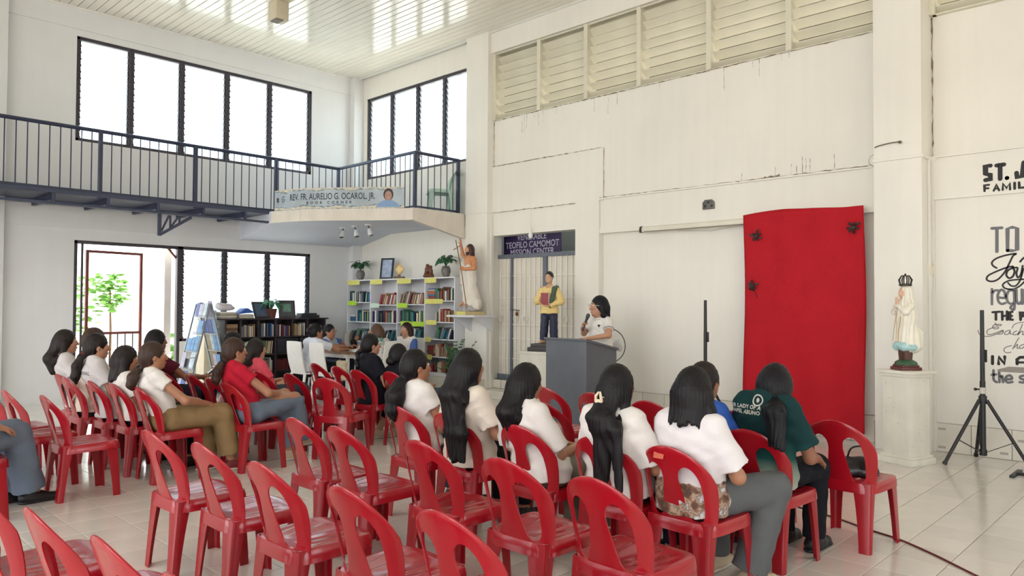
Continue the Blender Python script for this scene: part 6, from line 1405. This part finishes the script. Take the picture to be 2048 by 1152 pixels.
cr.lathe([(.001,0),(.012,.012),(.001,.024)], 8, c=(0,0,.915)).build('crown', M('crown_metal', (66,58,54), .35, .6), t, smooth=True, ang=50)
# ---- statue with cross staff on the column bracket
t = thing('wall_bracket_shelf', 'white shelf board bracketed to the column beside the bookcase', 'shelf', (8.45,8.98,0))
MB().box((-.34,-.36,1.305),(.14,.30,1.338)).build('board', WSH, t, bevel=.004); [MB().prism([(-.28,1.305),(.14,1.305),(.14,1.06)], y, y+.03, lambda u,v,d: (u,d,v)).build('bracket', WSH, t) for y in (-.30,.20)]
T0 = (8.31,8.95,1.338)
t = thing('risen_figure_statue', 'white draped bearded statue raising one arm and holding a long cross staff', 'statue', T0, PI-.30)
MB().box((-.17,-.22,0),(.17,.22,.06)).build('plinth', M('plinth_tan', (196,176,130), .5, var=.1, vs=8), t, bevel=.004); MB().box((.171,-.10,.004),(.176,.215,.058)).build('plinth_card', YEL, t)
V, F = sdf([EL((0,0,.08),(.17,.20,.075),.02), EL((.05,.10,.12),(.09,.09,.06),.02), EL((-.04,-.10,.14),(.10,.10,.09),.02), EL((.02,0,.14),(.08,.08,.06),.02), PL((0,0,-1),-.06)], .008, lambda X,Y,Z,D: D+.010*np.sin(55*X+20*Z)*np.sin(48*Y)+.006*np.sin(90*Z+50*Y)); link('rocks', np_mesh('rocks', V, F, M('statue_rock', (176,172,170), .6, var=.35, vs=24)), t)
SSK = M('statue_flesh', (204,138,92), .35, var=.08, vs=12, coat=.2)
hc = Vector((.01,.01,1.075)); bp = [EL(hc,(.060,.050,.075),.02), EL(hc+Vector((.025,0,-.05)),(.038,.034,.035),.02), C(hc+Vector((.055,0,.005)),hc+Vector((.068,0,-.016)),.006,.009,.01), C((-.005,.0,.93),hc+Vector((-.01,0,-.05)),.04,.036,.02),
  C((-.01,-.10,.91),(-.01,.10,.91),.045,None,.03), C((0,0,.90),(.0,.0,.72),.085,.075,.04,1.3), C((-.01,.13,.91),(.03,.20,1.00),.040,.032,.02), C((.03,.20,1.00),(.06,.20,1.15),.032,.024,.02), C((-.01,-.14,.91),(.0,-.19,.76),.042,.034,.02), C((.0,-.19,.76),(.13,-.09,.74),.034,.024,.02),
  C((.05,.07,.42),(.05,.075,.22),.042,.030,.02), C((.05,.075,.20),(.12,.085,.16),.028,.02,.02), C((.03,-.07,.30),(.04,-.075,.20),.035,.03,.02), C((.04,-.075,.19),(.11,-.08,.165),.026,.02,.02)]
bp += hand((.06,.20,1.15),(.05,-.02,1),(1,0,0),1,.25,sc=.75)+hand((.13,-.09,.74),(.5,.8,.2),(1,-.3,0),-1,1.0,sc=.7)
V, F = sdf(bp, .006); V = V*np.array([1,-1,1]); F = F[:,::-1]; link('figure', np_mesh('figure', V, F, SSK), t)
V, F = sdf([C((.0,.0,.74),(.0,.0,.42),.105,.115,.03,1.25), C((.0,-.02,.42),(-.02,-.05,.19),.115,.13,.03,1.2), C((.02,.11,.90),(.04,.10,.70),.05,.06,.03), C((.03,.16,.86),(.06,.17,.52),.035,.035,.03), C((-.04,-.10,.30),(-.06,-.15,.16),.09,.09,.04), EL((.10,.10,.26),(.10,.085,.16),.02,None,'sub')], .0075, lambda X,Y,Z,D: D+.008*np.sin(52*Y+16*Z+6*np.sin(5*Z))+.004*np.sin(34*Z+30*X)); V = V*np.array([1,-1,1]); F = F[:,::-1]; link('drapery', np_mesh('drapery', V, F, M('statue_drape', (232,224,212), .5, var=.06, vs=8)), t)
V, F = sdf([EL(hc+Vector((-.015,0,.012)),(.066,.060,.076),.02), C(hc+Vector((-.03,0,-.02)),hc+Vector((-.06,0,-.16)),.055,.035,.03,1.3), EL(hc+Vector((.058,0,-.02)),(.05,.046,.062),.01,None,'sub'), EL(hc+Vector((.034,0,-.075)),(.028,.030,.032),.01), C(hc+Vector((0,.05,-.02)),hc+Vector((.0,.06,-.13)),.016,.014,.02), C(hc+Vector((0,-.05,-.02)),hc+Vector((.0,-.06,-.13)),.016,.014,.02)], .006, lambda X,Y,Z,D: D+.003*np.sin(150*Y+30*X)); link('hair', np_mesh('hair', V, F, M('statue_hair', (68,40,38), .45, var=.2, vs=20)), t)
MB().tube([(.17,-.17,1.23),(.165,.03,.76),(.16,.24,.12)], .008, 8).tube([(.168,-.26,1.075),(.172,-.135,1.10),(.168,.01,1.13)], .007, 8).build('cross_staff', M('staff_gold', (140,104,62), .35, .5), t, smooth=True)
# ---- statue in a yellow tunic holding a red book, on a white stand before the gate
t = thing('statue_stand', 'white box stand by the podium, under the yellow-tunic statue', 'stand', (8.20,7.16,0))
MB().box((-.26,-.30,0),(.26,.30,.80)).box((-.28,-.32,.80),(.28,.32,.84)).build('box', PED, t, bevel=.006)
t = thing('yellow_tunic_statue', 'painted statue of a youth in yellow tunic holding a red book', 'statue', (8.18,7.10,.841), PI+.30)
MB().box((-.20,-.26,0),(.20,.26,.06)).build('plinth', M('plinth_dark', (58,54,56), .45), t, bevel=.004); MB().box((-.17,-.22,.06),(.17,.22,.11)).build('step', M('plinth_dark2', (70,64,64), .45), t, bevel=.004)
hc = Vector((.02,0,1.065)); g0 = .25-.14; sk = [EL(hc,(.062,.052,.078),.02), EL(hc+Vector((.025,0,-.05)),(.04,.036,.036),.02), C(hc+Vector((.056,0,.006)),hc+Vector((.069,0,-.016)),.006,.009,.01), C((0,0,.92),hc+Vector((-.01,0,-.05)),.037,.034,.02), C((.0,-.10,.90),(.0,.10,.90),.04,None,.03), C((0,0,.88),(0,0,.62),.07,.07,.03,1.3), C((0,.13,.87),(.02,.18,.72),.035,.03,.02), C((.02,.18,.72),(.13,.03,.66),.03,.022,.02), C((0,-.13,.87),(.02,-.18,.72),.035,.03,.02), C((.02,-.18,.72),(.12,-.07,.745),.03,.022,.02), C((0,.06,.6),(0,.07,.16),.05,.03,.02), C((0,-.06,.6),(.02,-.08,.16),.05,.03,.02), C((0,.07,.14),(.08,.08,.13),.026,.02,.01), C((.02,-.08,.14),(.10,-.10,.13),.026,.02,.01)]
for s in (1,-1): sk.append(EL(hc+Vector((-.004,s*.053,-.008)),(.013,.006,.020),.006))
sk += hand((.13,.03,.66),(.3,-.9,.1),(0,.2,1),1,.4,sc=.72)+hand((.12,-.07,.745),(.35,.9,.1),(-1,.2,0),-1,.5,sc=.72)
V, F = sdf(sk, .006); link('figure', np_mesh('figure', V, F, M('statue_skin_warm', (206,164,132), .45)), t)
wrk = lambda X,Y,Z,D: D+.003*np.sin(45*Y+25*Z+4*np.sin(9*Z))+.002*np.sin(60*Z+30*X)
V, F = sdf([C((0,0,.87),(0,0,.66),.085,.098,.03,1.28), C((0,0,.66),(0,0,.54),.098,.115,.03,1.25), C((0,.12,.875),(.02,.185,.72),.05,.052,.03), C((.02,.185,.72),(.11,.055,.665),.05,.036,.03,1,True), C((0,-.12,.875),(.02,-.185,.72),.05,.052,.03), C((.02,-.185,.72),(.10,-.09,.74),.05,.036,.03,1,True), PL((0,0,-1),-.545), EL((.04,0,.955),(.05,.05,.045),.01,None,'sub')], .0065, wrk); link('tunic', np_mesh('tunic', V, F, M('tunic_yellow', (234,206,136), .6, var=.05, vs=10)), t)
V, F = sdf([C((0,0,.60),(0,0,.55),.09,.09,.02,1.2), C((0,.06,.56),(0,.075,.17),.066,.058,.02), C((0,-.06,.56),(.02,-.085,.17),.066,.058,.02), PL((0,0,-1),-.165)], .007, wrk); link('trousers', np_mesh('trousers', V, F, M('statue_trousers', (36,42,68), .55, var=.1, vs=10)), t)
V, F = sdf([EL(hc+Vector((-.014,0,.02)),(.068,.060,.074),.02), EL(hc+Vector((.058,0,-.028)),(.05,.050,.062),.01,None,'sub'), EL(hc+Vector((0,0,-.10)),(.09,.09,.06),.01,None,'sub')], .006); link('hair', np_mesh('hair', V, F, M('statue_hair_dark', (44,38,36), .5)), t)
V, F = sdf([C((.055,.10,.90),(.10,.085,.74),.036,.030,.02,1.0), C((-.02,.10,.915),(.05,.10,.90),.04,.036,.02), C((.10,.085,.74),(.105,.06,.64),.026,.02,.02)], .0065); link('sash', np_mesh('sash', V, F, M('sash_green', (72,88,74), .6)), t)
b_ = MB().obb((.155,-.005,.755),(.014,.058,.085),rot('Z',.1)); b_.build('red_book', M('statue_book', (150,58,66), .5), t, bevel=.003); MB().obb((.150,.054,.755),(.010,.003,.08),rot('Z',.1)).build('book_pages', PAPER, t)
for s in (1,-1):
    MB().lathe([(.0001,-.006),(.006,0),(.0001,.006)], 8, c=(hc.x+.056,s*.022,hc.z+.01)).build('eye', IRIS, t)
# ---- handbag on the chair, red cable, table corner at the picture edge
HBG = M('handbag_black', (24,24,28), .3, var=.2, vs=20)
t = thing('handbag', 'small black handbag with a silver chain resting on the red chair seat', 'handbag', (4.93,1.70,.432), .5)
V, F = sdf([C((-.06,-.07,.05),(-.06,.07,.05),.045,None,.02), C((-.04,-.06,.10),(-.04,.06,.10),.035,None,.03), C((-.02,-.06,.03),(.06,-.09,.03),.035,None,.02), PL((0,0,-1),0)], .007, lambda X,Y,Z,D: D+.003*np.sin(70*Y+40*Z)); link('body', np_mesh('body', V, F, HBG), t)
MB().tube(smoothpath([(-.04,-.07,.11),(-.05,-.05,.18),(-.05,.0,.20),(-.05,.05,.18),(-.04,.07,.11)],4), .006, 6).build('handle', HBG, t, smooth=True)
ch = MB()
for k in range(9): q = k/8; ch.tube([Vector((-.11,-.045-.01*q,.115-.125*q))+Vector((0,.006*math.cos(a),.009*math.sin(a))) for a in np.linspace(0,2*PI,9)[:-1]], .0018, 4, closed=True)
ch.obb((-.112,-.058,-.03),(.007,.010,.014)).build('chain', M('chain_silver', (190,188,184), .25, .9), t)
CABR = M('cable_red', (104,26,30), .55)
tag(MB().tube(smoothpath([(6.3,4.3,.006),(5.9,3.3,.006),(5.556,2.386,.006),(5.442,2.034,.006),(5.318,1.773,.006),(5.23,1.549,.006),(5.055,1.298,.006),(4.84,1.042,.006),(4.5,.62,.006),(4.1,.2,.006)],6), .006, 6).build('floor_cable', CABR, smooth=True), 'thin dark red cable running across the pale floor tiles past the end chair', 'cable')
t = thing('side_table', 'grey table top on a black foot, cut by the picture edge before the lettering', 'table', (7.95,1.16,0))
MB().prism([(-.16,.33),(.30,.33),(.30,-.40),(-.16,-.40)], .935, .955, lambda u,v,d: (u,v,d)).build('top', M('table_grey', (140,132,126), .45, var=.1, vs=10), t, bevel=.004)
MB().tube([(.08,0,.02),(.08,0,.935)], .02, 10).build('pole', STB, t, smooth=True, ang=50); MB().box((-.10,.22,.0),(.26,.26,.02)).box((-.10,-.26,0),(.26,-.22,.02)).box((.06,-.24,.0),(.10,.24,.025)).build('foot', STB, t, bevel=.003)
# ---- brochure rack
RACK = M('rack_grey', (132,138,146), .4, .5); BRC = [M('brochure_blue', (96,160,214), .5, var=.35, vs=14), M('brochure_pale', (200,220,232), .5, var=.3, vs=12), M('brochure_white', (228,230,232), .5, var=.25, vs=16), M('brochure_deep', (52,92,176), .5, var=.3, vs=14), M('brochure_lilac', (188,186,214), .5, var=.3, vs=14)]
rx, ry = 5.0, 11.38
t = thing('brochure_rack', 'grey A-frame rack of blue and white brochures beside the dark bookcase', 'rack', (rx,ry,0))
for y in (-.24,.24):
    f = MB()
    for s in (-1,1): f.bar((s*.012,y,1.49),(s*.36,y,0),.028,.02)
    f.build('a_frame', RACK, t)
for s in (-1,1):
    for k in range(5):
        z = 1.29-.26*k; xx = s*(.012+.348*(1.49-z)/1.49)
        MB().bar((xx,-.24,z),(xx,.24,z),.012,.012).bar((xx+s*.045,-.24,z+.03),(xx+s*.045,.24,z+.03),.006,.006).build('tier_bar', RACK, t)
MB().box((-.012,-.25,1.475),(.012,.25,1.495)).build('ridge_bar', RACK, t)
MB().bar((-.30,-.235,.69),(-.22,-.235,.69),.01,.01).prism([(-.20,.66),(-.235,.50),(-.235,.50)],-.23,.23,lambda u,v,d:(u,d,v)).build('blank_panel', RACK, t)
rr = random.Random(8); nb_ = 0; sidew = {-1:'audience side',1:'corner side'}; tier = ('top','second','third','fourth','lowest')
for s in (-1,1):
    for k in range(5):
        z = 1.30-.26*k; xx = s*(.012+.348*(1.49-z)/1.49)+s*.012; y = -.225; ns_ = 0
        while y < .20:
            w = rr.choice((.10,.13,.15)); h = rr.uniform(.19,.25)
            if y+w > .235: break
            if rr.random() < .86:
                o = MB().prism([(0,0),(w,0),(w,h),(0,h)], 0, .008, lambda u,v,d: (s*(d-.22*v),u,v)).build('brochure', rr.choice(BRC), None, (rx+xx,ry+y,z))
                nb_ += 1; tag(o, f'brochure in the {tier[k]} tier of the A-frame rack, {sidew[s]}, {ORD[ns_]} slot from the aisle', 'brochure', 'brochures in the A-frame rack'); ns_ += 1
            y += w+.012
h3 = pile(5.46,12.30,9,.24,.22,[PBL,PAPER,PBL,TANP],'tall stack of pale blue papers at the door end of the dark bookcase',z=1.13,tmin=.02,tmax=.035)
o = tag(MB().box((5.36,12.16,.0),(5.58,12.46,1.128)).box((5.35,12.15,1.10),(5.59,12.47,1.13)).build('paper_carton', M('carton_cream', (214,204,178), .8, var=.08, vs=5), None, bevel=.005), 'tall cream carton standing at the door end of the dark bookcase', 'carton')
pk = MB().box((6.72,11.55,.02),(6.74,11.75,.24)).build('standing_leaflet', BRC[2], None); pk.location.z = -.02; tag(pk, 'pale printed leaflet propped on the floor before the dark bookcase', 'leaflet')
# ---- a phone in the hand of the person in maroon
q = [P for P in PEOPLE if P['root'] == P6['root']][0]; wv = Vector(P6['A'][-1][1])
o = MB().obb((0,0,0),(.004,.036,.072),rot('Y',.9)).build('phone', M('phone_dark', (30,32,38), .2), None, P6['root'].matrix_basis @ (wv+Vector((.10,.05,.035))), bevel=.004); tag(o, 'dark phone held by the person in the maroon shirt', 'phone')
